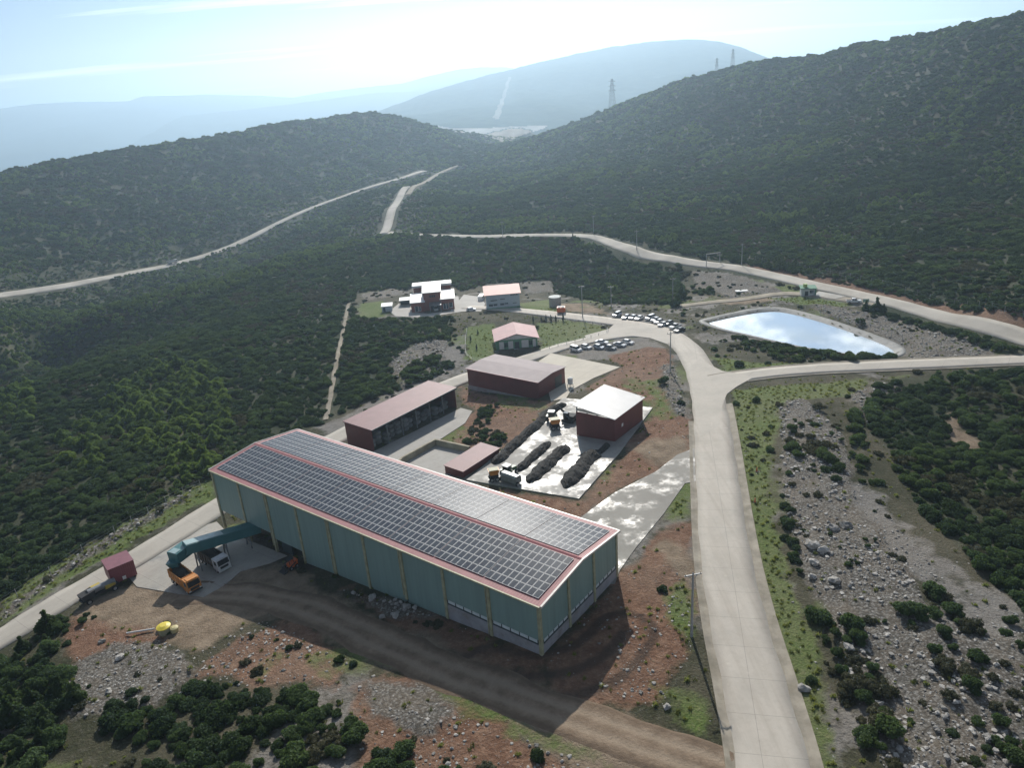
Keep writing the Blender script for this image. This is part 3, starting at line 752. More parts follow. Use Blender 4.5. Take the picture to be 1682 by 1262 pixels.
def ridge(name, pts, base, wf, wb, rough, nx=240, ny=90, seed=0):
    """a hill ridge through (u, v, distance) crest points, with spurs down both flanks"""
    Pc = np.array([at_dist(*p) for p in pts]); o_ = np.argsort(Pc[:, 0]); Pc = Pc[o_]
    xs = np.linspace(Pc[0, 0], Pc[-1, 0], nx); yc = np.interp(xs, Pc[:, 0], Pc[:, 1]); zc = np.interp(xs, Pc[:, 0], Pc[:, 2])
    k_ = np.ones(5) / 5; yc = np.convolve(np.pad(yc, 2, 'edge'), k_, 'valid'); 
    s = np.concatenate([np.linspace(-1, 0, ny), np.linspace(0, 1, ny // 2)[1:]])
    V = []
    for sv in s:
        wd = wf if sv < 0 else wb; y = yc + sv * wd
        f = (1 - abs(sv)) ** 1.12
        nz = vnoise(xs, y, rough, seed, 5); z = base + (zc - base) * f
        z = z + nz * rough * .10 * np.clip(abs(sv) * 3, 0.0, 1) * (f > .02) + vnoise(xs, y, 40, seed + 9, 2) * 3.0
        V.append(np.stack([xs, y, z], -1))
    V = np.array(V); n = len(s); idx = np.arange(n * nx).reshape(n, nx)
    F = np.stack([idx[:-1, :-1], idx[:-1, 1:], idx[1:, 1:], idx[1:, :-1]], -1).reshape(-1, 4)
    mb = MB(); mb.v = [tuple(p) for p in V.reshape(-1, 3)]; mb.f = [tuple(map(int, f)) for f in F]; mb.m = [0] * len(F)
    o = build(name, mb, M_HILL, smooth=True); o['kind'] = 'structure'; return Pc

ridge('hill', [(560, 222, 3705), (600, 203, 3779), (617, 184, 3853), (660, 168, 3927), (700, 152, 4001), (760, 134, 4075), (800, 123, 4149), (843, 113, 4149), (893, 100, 4223), (950, 87, 4297), (1000, 77.5, 4297), (1060, 69, 4297), (1120, 64, 4297), (1160, 65, 4297), (1187, 69, 4297), (1215, 76, 4297), (1237, 85, 4297), (1263, 98, 4297), (1300, 120, 4297), (1350, 155, 4297), (1400, 190, 4297), (1450, 205, 4297)], -40, 2000, 1700, 420, 420, 120, seed=3)
ridge('mountains', [(-300, 196, 8892), (-60, 190, 8892), (0, 178, 8892), (60, 170, 8892), (130, 167, 8892), (210, 166, 8892), (235, 158, 8892), (340, 155, 8892), (430, 157, 8892), (480, 160, 8743), (540, 150, 8595), (600, 143, 8299), (660, 137, 8002), (700, 126, 7706), (750, 114, 7410), (790, 110, 7410), (830, 110, 7410), (880, 118, 7410), (1000, 140, 7410), (1200, 170, 7410), (1500, 190, 7410)], -70, 3000, 2000, 800, 300, 60, seed=5)
ridge('mountains', [(300, 190, 6965), (400, 180, 6965), (470, 172, 6817), (560, 160, 6669), (620, 152, 6520), (700, 150, 6372), (800, 150, 6372)], -70, 1600, 1600, 450, 160, 50, seed=8)
def firebreak(hill_name, lines):
    """bare strips cleared under the power line, straight up the distant hill"""
    from mathutils.bvhtree import BVHTree
    ob = bpy.data.objects[hill_name]; tr = BVHTree.FromPolygons([v.co[:] for v in ob.data.vertices], [p.vertices[:] for p in ob.data.polygons]); mb = MB()
    for (u0, v0, u1, v1, w) in lines:
        A, Bq = [], []
        for k in range(25):
            f = k / 24; u = u0 + (u1 - u0) * f + 1.2 * math.sin(k * 1.3); v = v0 + (v1 - v0) * f
            hit_ = tr.ray_cast(Vector(CAM), Vector(ray(u, v)).normalized())[0]
            if hit_ is None: continue
            gl = tr.ray_cast(Vector((hit_.x - w, hit_.y, 3000)), Vector((0, 0, -1)))[0]; gr = tr.ray_cast(Vector((hit_.x + w, hit_.y, 3000)), Vector((0, 0, -1)))[0]
            if gl and gr: A.append(gl + Vector((0, 0, 5))); Bq.append(gr + Vector((0, 0, 5)))
        n = len(A); mb.add(A + Bq, [(i, i + 1, n + i + 1, n + i) for i in range(n - 1)])
    o = build('firebreak_path', mb, mat('cleared_strip', (.12, .125, .10), .95, var=.3, scale=.01)); o['kind'] = 'structure'
def far_clearing():
    """pale stripped ground and a winding road in the notch at the head of the valley, laid on whatever ground is there"""
    from mathutils.bvhtree import BVHTree
    trees = [BVHTree.FromPolygons([v.co[:] for v in o_.data.vertices], [p.vertices[:] for p in o_.data.polygons]) for o_ in (bpy.data.objects['hill'], terrain)]
    def first(u, v):
        d = Vector(ray(u, v)).normalized(); h = [tr.ray_cast(Vector(CAM), d) for tr in trees]; h = [(x[3], x[0]) for x in h if x[0] is not None]
        return min(h)[1] if h else None
    mt = mat('stripped_ground', (.27, .255, .225), .95, var=.35, scale=.012, dirt=(.16, .15, .11), dirt_amt=.8)
    outline = np.array([(700, 203), (745, 212), (800, 211), (850, 208), (905, 206), (895, 213), (868, 222), (850, 229), (836, 237), (822, 237), (806, 229), (780, 224), (740, 219)], float)
    mb = MB(); us = np.arange(695, 910, 3.0); vs_ = np.arange(203, 239, 1.5); G_ = {}
    for i, u in enumerate(us):
        for j, v in enumerate(vs_):
            if inside(outline, np.array([u]), np.array([v]))[0]:
                h = first(u, v)
                if h is not None: G_[i, j] = h + Vector((0, 0, 3.0))
    idx = {k: n for n, k in enumerate(G_)}
    fs = []
    for (i, j) in G_:
        q = [(i, j), (i + 1, j), (i + 1, j + 1), (i, j + 1)]
        if all(k in G_ for k in q):
            P4 = [G_[k] for k in q]
            if max((a - c).length for a in P4 for c in P4) < 420: fs.append(tuple(idx[k] for k in q))
    mb.add(list(G_.values()), fs); o = build('field', mb, mt); o['kind'] = 'structure'
far_clearing()
firebreak('hill', [(837, 128, 817, 198, 7), (831, 150, 812, 196, 5)])
mb = MB(); mb.add([(-17000, -1500, -77), (17000, -1500, -77), (17000, 16000, -77), (-17000, 16000, -77)], [(0, 1, 2, 3)]); build('ground', mb, M_HILL)['kind'] = 'structure'

# ------------------------------------------------------------------ sky, sun, air
SUN_EL, SUN_AZ = R(32.0), R(2.0)       # azimuth measured from +Y towards +X
world = bpy.data.worlds.new('World'); scene.world = world; world.use_nodes = True
t = NT(world.node_tree); world.node_tree.nodes.clear()
sky = t.n('ShaderNodeTexSky', sky_type='NISHITA'); sky.sun_disc = False; sky.sun_elevation = SUN_EL; sky.sun_rotation = SUN_AZ
sky.altitude = 200; sky.air_density = .8; sky.dust_density = .4; sky.ozone_density = 3.0
tc = t.n('ShaderNodeTexCoord'); sp = t.n('ShaderNodeSeparateXYZ'); t.l(tc.outputs['Generated'], sp.inputs[0])
zz = t.math('MAXIMUM', t.math('ADD', sp.outputs[2], .05), .02)
cx_ = t.math('DIVIDE', sp.outputs[0], zz); cy_ = t.math('DIVIDE', sp.outputs[1], zz)
cmb = t.n('ShaderNodeCombineXYZ'); t.l(cx_, cmb.inputs[0]); t.l(cy_, cmb.inputs[1])
mp = t.n('ShaderNodeMapping'); mp.inputs['Rotation'].default_value = (0, 0, R(-9)); mp.inputs['Scale'].default_value = (.14, .85, 1); mp.inputs['Location'].default_value = (1.3, 2.2, 0); t.l(cmb.outputs[0], mp.inputs[0])
streak = t.ramp(t.noise(mp.outputs[0], 1.0, 7, .6), [(.50, (0, 0, 0)), (.62, (1, 1, 1))])
mp2 = t.n('ShaderNodeMapping'); mp2.inputs['Scale'].default_value = (.75, .75, 1); mp2.inputs['Location'].default_value = (3.1, .6, 0); t.l(cmb.outputs[0], mp2.inputs[0])
puffn = t.noise(mp2.outputs[0], 3.2, 6, .55)
puff = t.ramp(puffn, [(.45, (0, 0, 0)), (.55, (1, 1, 1))])
hi = t.ramp(sp.outputs[2], [(.14, (0, 0, 0)), (.24, (1, 1, 1))])
top = t.ramp(sp.outputs[2], [(.45, (1, 1, 1)), (.75, (.25, .25, .25))])
cover = t.math('MULTIPLY', t.math('MULTIPLY', puff, hi), top)
SKY_K = 0.052
SKY_C = t.mix(1.0, sky.outputs[0], (.80, .83, .92), 'MULTIPLY')
CLOUD = 13.0
dt = t.n('ShaderNodeVectorMath', operation='DOT_PRODUCT'); t.l(tc.outputs['Generated'], dt.inputs[0]); dt.inputs[1].default_value = (math.sin(SUN_AZ) * math.cos(SUN_EL), math.cos(SUN_AZ) * math.cos(SUN_EL), math.sin(SUN_EL))
near_sun = t.math('ADD', t.math('MULTIPLY', t.math('POWER', t.math('MAXIMUM', dt.outputs['Value'], 0), 10), 3.6), .55)   # thin cloud is brightest round the sun
cb_ = t.n('ShaderNodeVectorMath', operation='SCALE'); cb_.inputs[0].default_value = (CLOUD, CLOUD * .995, CLOUD * .985); t.l(t.math('MULTIPLY', near_sun, t.ramp(t.noise(mp2.outputs[0], 5.0, 5, .6), [(.42, g3(.18)), (.56, g3(1.1))])), cb_.inputs['Scale'])
col = t.mix(cover, SKY_C, cb_.outputs[0])
# thin white veil low over the horizon under the sun, and long cirrus streaks
dh = t.n('ShaderNodeVectorMath', operation='DOT_PRODUCT'); t.l(tc.outputs['Generated'], dh.inputs[0]); dh.inputs[1].default_value = (math.sin(R(1)), math.cos(R(1)), 0)
veil = t.math('MULTIPLY', t.math('POWER', t.math('MAXIMUM', dh.outputs['Value'], 0), 9), t.ramp(t.math('ADD', sp.outputs[2], t.math('MULTIPLY', t.noise(mp.outputs[0], .6, 5), .05)), [(.07, (1, 1, 1)), (.15, (0, 0, 0))]))
low = t.ramp(sp.outputs[2], [(.16, (1, 1, 1)), (.26, (0, 0, 0))])
col = t.mix(t.math('MULTIPLY', t.math('MAXIMUM', t.math('MULTIPLY', streak, .85), t.math('MULTIPLY', veil, .78)), low), col, (25, 25, 25))
bg = t.n('ShaderNodeBackground'); t.l(col, bg.inputs[0]); bg.inputs[1].default_value = SKY_K
wo = t.n('ShaderNodeOutputWorld'); t.l(bg.outputs[0], wo.inputs[0])

sl = bpy.data.lights.new('sun', 'SUN'); sl.energy = 4.2; sl.angle = R(.53); sl.color = (1, .95, .87)
so = bpy.data.objects.new('sun', sl); COL.objects.link(so)
sd = Vector((math.sin(SUN_AZ) * math.cos(SUN_EL), math.cos(SUN_AZ) * math.cos(SUN_EL), math.sin(SUN_EL)))
so.rotation_euler = sd.to_track_quat('Z', 'Y').to_euler(); so.location = (0, 0, 400)

hm = bpy.data.materials.new('haze_air'); hm.use_nodes = True; t = NT(hm.node_tree); hm.node_tree.nodes.clear()
pv = t.n('ShaderNodeVolumePrincipled'); pv.inputs['Color'].default_value = (.58, .78, .97, 1); pv.inputs['Density'].default_value = HAZE = .00023; pv.inputs['Anisotropy'].default_value = .58
pv.inputs['Density Attribute'].default_value = ''
ho = t.n('ShaderNodeOutputMaterial'); t.l(pv.outputs[0], ho.inputs['Volume'])
mb = MB(); mb.box(-16500, 16500, -600, 15500, -79, 625); hz = build('haze', mb, hm); hz['kind'] = 'stuff'

scene.view_settings.view_transform = 'Standard'; scene.view_settings.look = 'None'; scene.view_settings.exposure = .45; scene.view_settings.gamma = 1
scene.render.engine = 'CYCLES'; scene.cycles.use_denoising = True
try: scene.cycles.denoiser = 'OPENIMAGEDENOISE'
except Exception: pass
scene.cycles.max_bounces = 6; scene.cycles.diffuse_bounces = 2; scene.cycles.glossy_bounces = 3; scene.cycles.transmission_bounces = 2; scene.cycles.volume_bounces = 1; scene.cycles.transparent_max_bounces = 6
scene.cycles.sample_clamp_indirect = 8; scene.cycles.caustics_reflective = False; scene.cycles.caustics_refractive = False

# ------------------------------------------------------------------ vegetation
F_DARK = foliage('leaf_dark_evergreen', (.019, .037, .018), (.064, .100, .046), .42)
F_MID = foliage('leaf_green', (.027, .052, .020), (.094, .142, .058), .44)
F_GREY = foliage('leaf_grey_brown', (.040, .044, .028), (.105, .105, .068), .25)
F_PINE = foliage('leaf_pine', (.052, .096, .030), (.165, .235, .070), .5)
F_PINED = foliage('leaf_pine_dark', (.026, .050, .019), (.085, .125, .046), .45)
F_CYP = foliage('leaf_cypress', (.016, .028, .012), (.04, .06, .025), .15)
M_BARK = mat('bark', (.10, .075, .055), .95, var=.3, scale=4)

def crown_mesh(name, seed, lobes, nleaf, leaf, material, squash=.8, updir=.25, extra=None):
    rs = np.random.default_rng(seed); cen = np.array([l[:3] for l in lobes]); rad = np.array([l[3] for l in lobes])
    w = rad ** 2 / (rad ** 2).sum(); V = []; Fc = []
    cnt = 0; tries = 0
    while cnt < nleaf and tries < nleaf * 6:
        tries += 1
        k = rs.choice(len(rad), p=w); d = rs.normal(size=3); d[2] += updir; d /= np.linalg.norm(d)
        p = cen[k] + d * rad[k] * (.72 + .34 * rs.random()) * np.array([1, 1, squash])
        if p[2] < -.02: continue
        dd = np.linalg.norm((p - cen) / np.array([1, 1, squash]), axis=1) / rad
        dd[k] = 9
        if dd.min() < .72: continue
        nrm = d + rs.normal(size=3) * .55; nrm /= np.linalg.norm(nrm)
        a = np.cross(nrm, rs.normal(size=3)); a /= np.linalg.norm(a); b = np.cross(nrm, a)
        s = leaf * (.6 + .8 * rs.random()); o = len(V)
        V += [p - a * s * .5 - b * s * .35, p + a * s * .5 - b * s * .3, p + a * s * .3 + b * s * .5, p - a * s * .4 + b * s * .4]
        Fc.append((o, o + 1, o + 2, o + 3)); cnt += 1
    mb = MB(); mb.add(V, Fc)
    for i, l in enumerate(lobes):
        mb.lump(l[:3], l[3] * .8, seed + i, 1, .18, (1, 1, squash), flat=-.05)
    me = bpy.data.meshes.new(name); me.from_pydata(mb.v, [], mb.f); me.materials.append(material); me.update(); return me

def shrub_lobes(seed, n, spread=.5, h=.45):
    rs = np.random.default_rng(seed); L = [(0, 0, h, .55)]
    for k in range(n):
        a = 2 * math.pi * (k + rs.random() * .7) / n; q = spread * (.7 + .5 * rs.random())
        L.append((math.cos(a) * q, math.sin(a) * q, h * (.45 + .8 * rs.random()), .30 + .22 * rs.random()))
    return L
def pine_lobes(seed, h=2.5, r=.75):
    rs = np.random.default_rng(seed); L = []
    for lv in range(6):
        f = lv / 5; rr = r * (1 - f * .82); z = .45 + f * (h - .5) * .86
        n = 4 if lv < 3 else (3 if lv < 4 else 1)
        for k in range(n):
            a = 2 * math.pi * (k + rs.random()) / n; q = rr * .62 * (.7 + .6 * rs.random()) if n > 1 else 0
            L.append((math.cos(a) * q, math.sin(a) * q, z + rs.normal() * .1, max(.24, rr * (.42 + .2 * rs.random()))))
    return L

SHRUBS = [crown_mesh('shrub_crown', 1, shrub_lobes(1, 6), 1300, .115, F_DARK), crown_mesh('shrub_crown', 2, shrub_lobes(2, 5, .6, .4), 1300, .115, F_DARK),
          crown_mesh('shrub_crown', 3, shrub_lobes(3, 7, .55, .55), 1400, .115, F_MID), crown_mesh('shrub_crown', 4, shrub_lobes(4, 5, .45, .6), 1200, .12, F_MID),
          crown_mesh('shrub_crown', 5, shrub_lobes(5, 6, .6, .35), 1000, .10, F_GREY, .7)]
PINES = [crown_mesh('pine_crown', 11, pine_lobes(11, 1.75, .9), 1500, .14, F_PINE, 1, .1), crown_mesh('pine_crown', 12, pine_lobes(12, 1.55, .95), 1500, .14, F_PINE, 1, .1), crown_mesh('pine_crown', 13, pine_lobes(13, 2.1, .8), 1500, .14, F_PINED, 1, .1)]
_tm = MB(); _tm.cyl((0, 0, -.15), (0, 0, 1.3), .07, .035, 7); 
for k in range(5):
    a = k * 1.9; _tm.cyl((0, 0, .35 + k * .17), (math.cos(a) * .45, math.sin(a) * .45, .62 + k * .2), .022, .008, 5)
TRUNK = mesh_of('pine_trunk', _tm, M_BARK)
_sm = MB()
for k in range(4):
    a = k * 1.6 + .3; _sm.cyl((.04 * math.cos(a), .04 * math.sin(a), -.12), (math.cos(a) * .3, math.sin(a) * .3, .4), .045, .02, 5)
STEM = mesh_of('shrub_stem', _sm, M_BARK)

def scatter(r0, r1, step, az0=-48, az1=48):
    """jittered grid over the visible wedge between two distances"""
    xs = np.arange(-r1, r1, step); ys = np.arange(-20, r1, step); X, Y = np.meshgrid(xs, ys)
    x = X.ravel(); y = Y.ravel()
    rr = np.hypot(x, y); az = np.degrees(np.arctan2(x, y)); k = (rr >= r0) & (rr < r1) & (az > az0) & (az < az1)
    x = x[k]; y = y[k]; x = x + (rng.random(len(x)) - .5) * step * .95; y = y + (rng.random(len(y)) - .5) * step * .95
    return x, y

def in_any(pls, x, y):
    r = np.zeros(x.shape, bool)
    for pl in pls: r |= inside(pl, x, y)
    return r

pts = []
PINE_PATCH = [poly(q) for q in ([(190, 640), (270, 595), (350, 600), (380, 660), (370, 730), (300, 760), (200, 720), (150, 690)], [(-60, 640), (60, 630), (60, 690), (-60, 720)],
                                [(-100, 600), (0, 530), (150, 510), (330, 445), (520, 395), (560, 420), (330, 490), (150, 560), (0, 610)], [(90, 700), (160, 690), (170, 780), (110, 760)], [(250, 770), (350, 750), (370, 800), (280, 830)])]
BARE = [poly(q) for q in ([(1560, 672), (1575, 700), (1620, 742), (1595, 745), (1552, 715)], [(1545, 600), (1550, 610), (1480, 640), (1470, 625)])]
for r0, r1, st, s0 in ((45, 170, 1.8, 1.25), (170, 330, 2.2, 1.45), (330, 620, 2.35, 1.6), (620, 1000, 3.1, 2.1), (1000, 1500, 4.4, 2.9)):
    x, y = scatter(r0, r1, st)
    rd = road_dist(x, y); pdist = pad_dist(x, y)
    clear = inside(CLEAR, x, y)
    scr = np.zeros(len(x), bool); lowp = np.zeros(len(x), bool)
    for i, pl in enumerate(SCRUB):
        k = inside(pl, x, y); scr |= k
        if i in SPARSE: lowp |= k
    u = rng.random(len(x)); gap = vnoise(x, y, 11, 71, 3); rr = np.hypot(x, y)
    keep = np.where(clear, scr & (u < np.where(lowp, .42, .9)), (gap > -.66 - .34 * (rr > 330)) & (u < .96))
    grassy = np.zeros(len(x), bool)
    for nm in ('grass', 'dirt', 'rubble', 'tan', 'gravel'): grassy |= in_any(Z[nm], x, y)
    stray = clear & ~scr & (in_any(Z['rubble'] + Z['dirt'][3:] + Z['grass'][:1] + Z['gravel'][3:], x, y) | ~grassy) & (vnoise(x, y, 7, 77, 2) > .05) & (u < np.where(x > 24, .22, .17))
    keep = keep | stray
    keep &= (rd > np.where(rr > 330, 3.2, np.where(clear, 2.2, 2.8))) & (pdist > 2.0) & (pond_sink(x, y) > 4.2) & ~in_any(BARE, x, y)
    vd = np.minimum(dist_line(ROADS['valley'][0], x, y), dist_line(ROADS['lane'][0], x, y)) if r0 > 300 else np.full(len(x), 1e3)
    keep &= vd > 7
    x = x[keep]; y = y[keep]; clear = clear[keep]; stray = stray[keep]; rr = rr[keep]; vd = vd[keep]
    pn = vnoise(x, y, 38, 81, 3)
    pine = in_any(PINE_PATCH, x, y) & (rng.random(len(x)) < .5) | ((rr > 260) & ((x > 40) | (rr > 480)) & (pn > .1) & (rng.random(len(x)) < .55)) | ((rr < 260) & ~clear & (x < -40) & (pn > .42) & (rng.random(len(x)) < .5))
    sv = vnoise(x, y, 14, 91, 2) + .5 * (rng.random(len(x)) - .5)
    var = np.where(sv > .38, 4, np.where(sv > .1, 3, np.where(sv > -.1, 2, np.where(rng.random(len(x)) > .5, 1, 0))))
    var = np.where(stray & (rng.random(len(x)) < .55), 4, var)
    pv_ = np.where((pn > .3) | in_any(PINE_PATCH, x, y), rng.integers(0, 2, len(x)), 2)
    pv_ = np.where(rr > 480, 1, pv_)
    pine = (pine & ~clear) | (clear & inside(SCRUB[0], x, y) & (rng.random(len(x)) < .3))
    var = np.where(pine, 5 + pv_, var)
    sc = s0 * (.55 + 1.05 * rng.random(len(x)) ** 2) * np.where(pine, np.where(rr > 330, .8, 1.12), 1.0) * np.where((vd < 32) & (rr > 330), .7, 1) * np.where(stray, .6, 1) * np.where(clear & ~stray, np.where(rr < 125, 1.05, .92), 1)
    z = relief(x, y) - .12 * sc
    pts.append(np.stack([x, y, z, sc, var, rng.random(len(x)) * 6.283], -1))
# the low hedge of scrub on the near bank of the pond, and single named bushes come with the things below
P = np.concatenate(pts)
u_, v_, zc = project(P[:, :3])
inview = (zc > 20) & (u_ > -25) & (u_ < 1707) & (v_ > -30) & (v_ < 1285)
margin = (zc > 20) & (u_ > -260) & (u_ < 1950) & (v_ < 1500)
size = np.where(inview, P[:, 3] / zc, 0) * np.where(P[:, 4] >= 5, 1.3, 1)
is_pine = P[:, 4] >= 5
pick_s = np.argsort(np.where(is_pine, 0, size))[::-1][:285]; pick_p = np.argsort(np.where(is_pine, size, 0))[::-1][:285]
single = np.zeros(len(P), bool); single[pick_s] = True; single[pick_p] = True

PLANT_ZONES = [
    (lambda x, y, c: c & (x < -5) & (y < 112), 'the thicket below the dirt track', 'at the lower edge of the yard'),
    (lambda x, y, c: c & (x > 24), 'the stony slope beside the concrete road', 'by the rubble'),
    (lambda x, y, c: c, 'the yard ground between road and buildings', ''),
    (lambda x, y, c: ~c & (x > 0), 'the dense scrub past the stony slope', ''),
    (lambda x, y, c: ~c & (x <= 0), 'the scrub slope below the fenced road', '')]
cl_all = inside(CLEAR, P[:, 0], P[:, 1])
SH_WORD = {0: 'dark evergreen round shrub', 1: 'low spreading dark shrub', 2: 'full mid green shrub', 3: 'upright mid green shrub', 4: 'greyish brown half bare shrub'}
PN_WORD = {5: 'light green young pine', 6: 'broad light green young pine', 7: 'slim dark green pine'}
for k in np.nonzero(single)[0]:
    x, y, z, s, vr, ro = P[k]; vr = int(vr)
    zn = next(w for f, w, _ in PLANT_ZONES if f(x, y, bool(cl_all[k])))
    if vr < 5:
        o = part('shrub', SHRUBS[vr], None, (x, y, z), (0, 0, ro)); o.scale = (s, s, s * random.uniform(.85, 1.15))
        tag(o, SH_WORD[vr] + ' in ' + zn, 'shrub', 'shrubs of ' + zn); part('stem', STEM, o)
    else:
        o = part('pine_tree', PINES[vr - 5], None, (x, y, z), (0, 0, ro)); o.scale = (s, s, s * random.uniform(.85, 1.15))
        tag(o, PN_WORD[vr] + ' standing in ' + zn, 'pine tree', '%s pines of %s' % (('light', 'broad', 'slim')[vr - 5], zn)); part('trunk', TRUNK, o)

LIB = bpy.data.collections.new('plant_sources')
def stuff(name, pp, sources, hide_material=None):
    lib = bpy.data.collections.new(name + '_sources')
    for i, me in enumerate(sources):
        so_ = bpy.data.objects.new('%s_source_%02d' % (name, i), me); lib.objects.link(so_)
    me = bpy.data.meshes.new(name); me.vertices.add(len(pp)); me.vertices.foreach_set('co', pp[:, :3].astype(np.float32).ravel())
    for nm, ty, col_ in (('scl', 'FLOAT', 3), ('var', 'INT', 4), ('rot', 'FLOAT', 5)):
        a = me.attributes.new(nm, ty, 'POINT'); a.data.foreach_set('value', pp[:, col_].astype(np.int32 if ty == 'INT' else np.float32))
    me.update()
    o = bpy.data.objects.new(name, me); COL.objects.link(o); o['kind'] = 'stuff'
    ng = bpy.data.node_groups.new(name + '_spread', 'GeometryNodeTree')
    ng.interface.new_socket('Geometry', in_out='INPUT', socket_type='NodeSocketGeometry'); ng.interface.new_socket('Geometry', in_out='OUTPUT', socket_type='NodeSocketGeometry')
    N = ng.nodes; gi = N.new('NodeGroupInput'); go = N.new('NodeGroupOutput'); iop = N.new('GeometryNodeInstanceOnPoints'); ci = N.new('GeometryNodeCollectionInfo')
    ci.inputs['Collection'].default_value = lib; ci.inputs['Separate Children'].default_value = True; ci.inputs['Reset Children'].default_value = True
    def attr(nm, ty):
        a = N.new('GeometryNodeInputNamedAttribute'); a.data_type = ty; a.inputs['Name'].default_value = nm
        return a.outputs[0]
    ng.links.new(gi.outputs[0], iop.inputs['Points']); ng.links.new(ci.outputs[0], iop.inputs['Instance'])
    iop.inputs['Pick Instance'].default_value = True
    ng.links.new(attr('var', 'INT'), iop.inputs['Instance Index']); ng.links.new(attr('scl', 'FLOAT'), iop.inputs['Scale'])
    cb = N.new('ShaderNodeCombineXYZ'); ng.links.new(attr('rot', 'FLOAT'), cb.inputs[2]); ng.links.new(cb.outputs[0], iop.inputs['Rotation'])
    ng.links.new(iop.outputs[0], go.inputs[0])
    md = o.modifiers.new('spread', 'NODES'); md.node_group = ng
    return o
rest = ~single & margin
sh = P[rest & ~is_pine]; pi = P[rest & is_pine].copy(); pi[:, 4] -= 5
print('plants', len(P), 'shrub stuff', len(sh), 'pine stuff', len(pi))
stuff('scrub', sh, SHRUBS); stuff('pine_woods', pi, PINES)

# loose stone: rubble as a mass, the big boulders one by one
M_STONE = mat('limestone', (.36, .345, .32), .95, var=.4, scale=1.5, dirt=(.20, .16, .12), dirt_amt=.7, obj_random=.35, bump=.5, bscale=5)
ROCKS = []
for k in range(4):
    b = MB(); b.lump((0, 0, .15), .5, 40 + k, 1 if k < 3 else 2, .33, (1.1, .85, .62)); ROCKS.append(mesh_of('stone', b, M_STONE))
rp = []
x, y = scatter(45, 290, .5, -48, 50)
inr = in_any(Z['rubble'], x, y); stony = in_any(STONY + Z['gravel'][3:5], x, y); ind = in_any(Z['dirt'], x, y) | in_any(Z['grass'], x, y)
u = rng.random(len(x)); cl_n = vnoise(x, y, 6, 101, 3)
keep = ((inr | stony) & (u < np.clip(.5 + .8 * cl_n, .08, .97))) | (ind & (u < .05 + .09 * (cl_n > .1))) | (inside(CLEAR, x, y) & (u < .012))
keep &= (road_dist(x, y) > 1.9) & (pad_dist(x, y) > 1) & (pond_sink(x, y) > 3.6)
x = x[keep]; y = y[keep]; s = .17 + .62 * rng.random(len(x)) ** 5
inr = inr[keep]; stony = stony[keep]; s = np.where(stony, s * .8, np.where(inr, s * 1.12, s * .6))
rp = np.stack([x, y, relief(x, y) - .05, s, rng.integers(0, 4, len(x)), rng.random(len(x)) * 6.28], -1)
print('stones', len(rp)); stuff('rubble', rp, ROCKS)
BOULDERS = [((1320, 1134), 1.1, 'round grey boulder on the grass beside the road'), ((1392, 1140), .9, 'dark grey boulder at the edge of the stone bank'), ((1333, 902), 1.7, 'large pale boulder at the head of the stone bank'),
            ((1352, 910), 1.3, 'pale boulder just below the largest one'), ((1393, 1072), 1.0, 'flat white boulder low on the stone bank'), ((1368, 872), 1.4, 'upper boulder of the pale rock outcrop'), ((1388, 868), 1.5, 'highest pale boulder of the rock outcrop'),
            ((1337, 930), 1.2, 'boulder beside the dark gully'), ((1334, 952), 1.0, 'small pale boulder in the dark gully'), ((1370, 960), 1.2, 'wide boulder facing the dark gully'),
            ((612, 985), 1.0, 'pale stone block below the green hall wall'), ((628, 1015), .9, 'flat stone block beside the dirt track'), ((650, 1013), 1.0, 'stone block lying next to the dirt track edge'), ((668, 1000), .9, 'pale stone under the hall pillar'),
            ((198, 1084), 1.0, 'pinkish stone block near the yellow tank'), ((168, 1057), .8, 'white stone on the waste heap'), ((180, 1140), .8, 'pale stone at the foot of the waste heap'), ((1095, 1164), .8, 'white stone beside the reddish bank')]
for (uv, s, lb) in BOULDERS:
    p = at(*uv); b = MB(); b.lump((0, 0, s * .2), s * .62, int(uv[0]), 2, .28, (1.15, .9, .68)); o = build('boulder', b, M_STONE, None, (p[0], p[1], float(relief(p[:1], p[1:2])[0])), random.random() * 6); tag(o, lb, 'boulder', 'boulders on the stony ground')

# tufts of grass on the verges and lawns
TUFT = []
M_TUFT = foliage('grass_blade', (.09, .115, .035), (.22, .24, .09), .4)

for k in range(3):
    rs = np.random.default_rng(60 + k); b = MB()
    for i in range(26):
        a = rs.random() * 6.28; q = rs.random() * .4; cx0, cy0 = math.cos(a) * q, math.sin(a) * q; w_ = .07 + .05 * rs.random(); h_ = .2 + .35 * rs.random(); dx, dy = rs.normal(size=2) * .15
        b.add([(cx0 - w_, cy0, 0), (cx0 + w_, cy0 + .03, 0), (cx0 + dx, cy0 + dy, h_)], [(0, 1, 2)])
    TUFT.append(mesh_of('tuft', b, M_TUFT))
x, y = scatter(45, 290, 1.0)
ing = in_any(Z['grass'], x, y); u = rng.random(len(x)); lawn = in_any(Z['grass'][1:3], x, y); keep = (ing & (u < np.where(lawn, .12, .55))) | (inside(CLEAR, x, y) & ~in_any(Z['tan'] + Z['gravel'], x, y) & (u < .09))
keep &= (road_dist(x, y) > 1.6) & (pad_dist(x, y) > .8) & (pond_sink(x, y) > 3.6)
x = x[keep]; y = y[keep]; gp = np.stack([x, y, relief(x, y) - .02, .5 + .6 * rng.random(len(x)), rng.integers(0, 3, len(x)), rng.random(len(x)) * 6.28], -1)
stuff('grass', gp, TUFT)

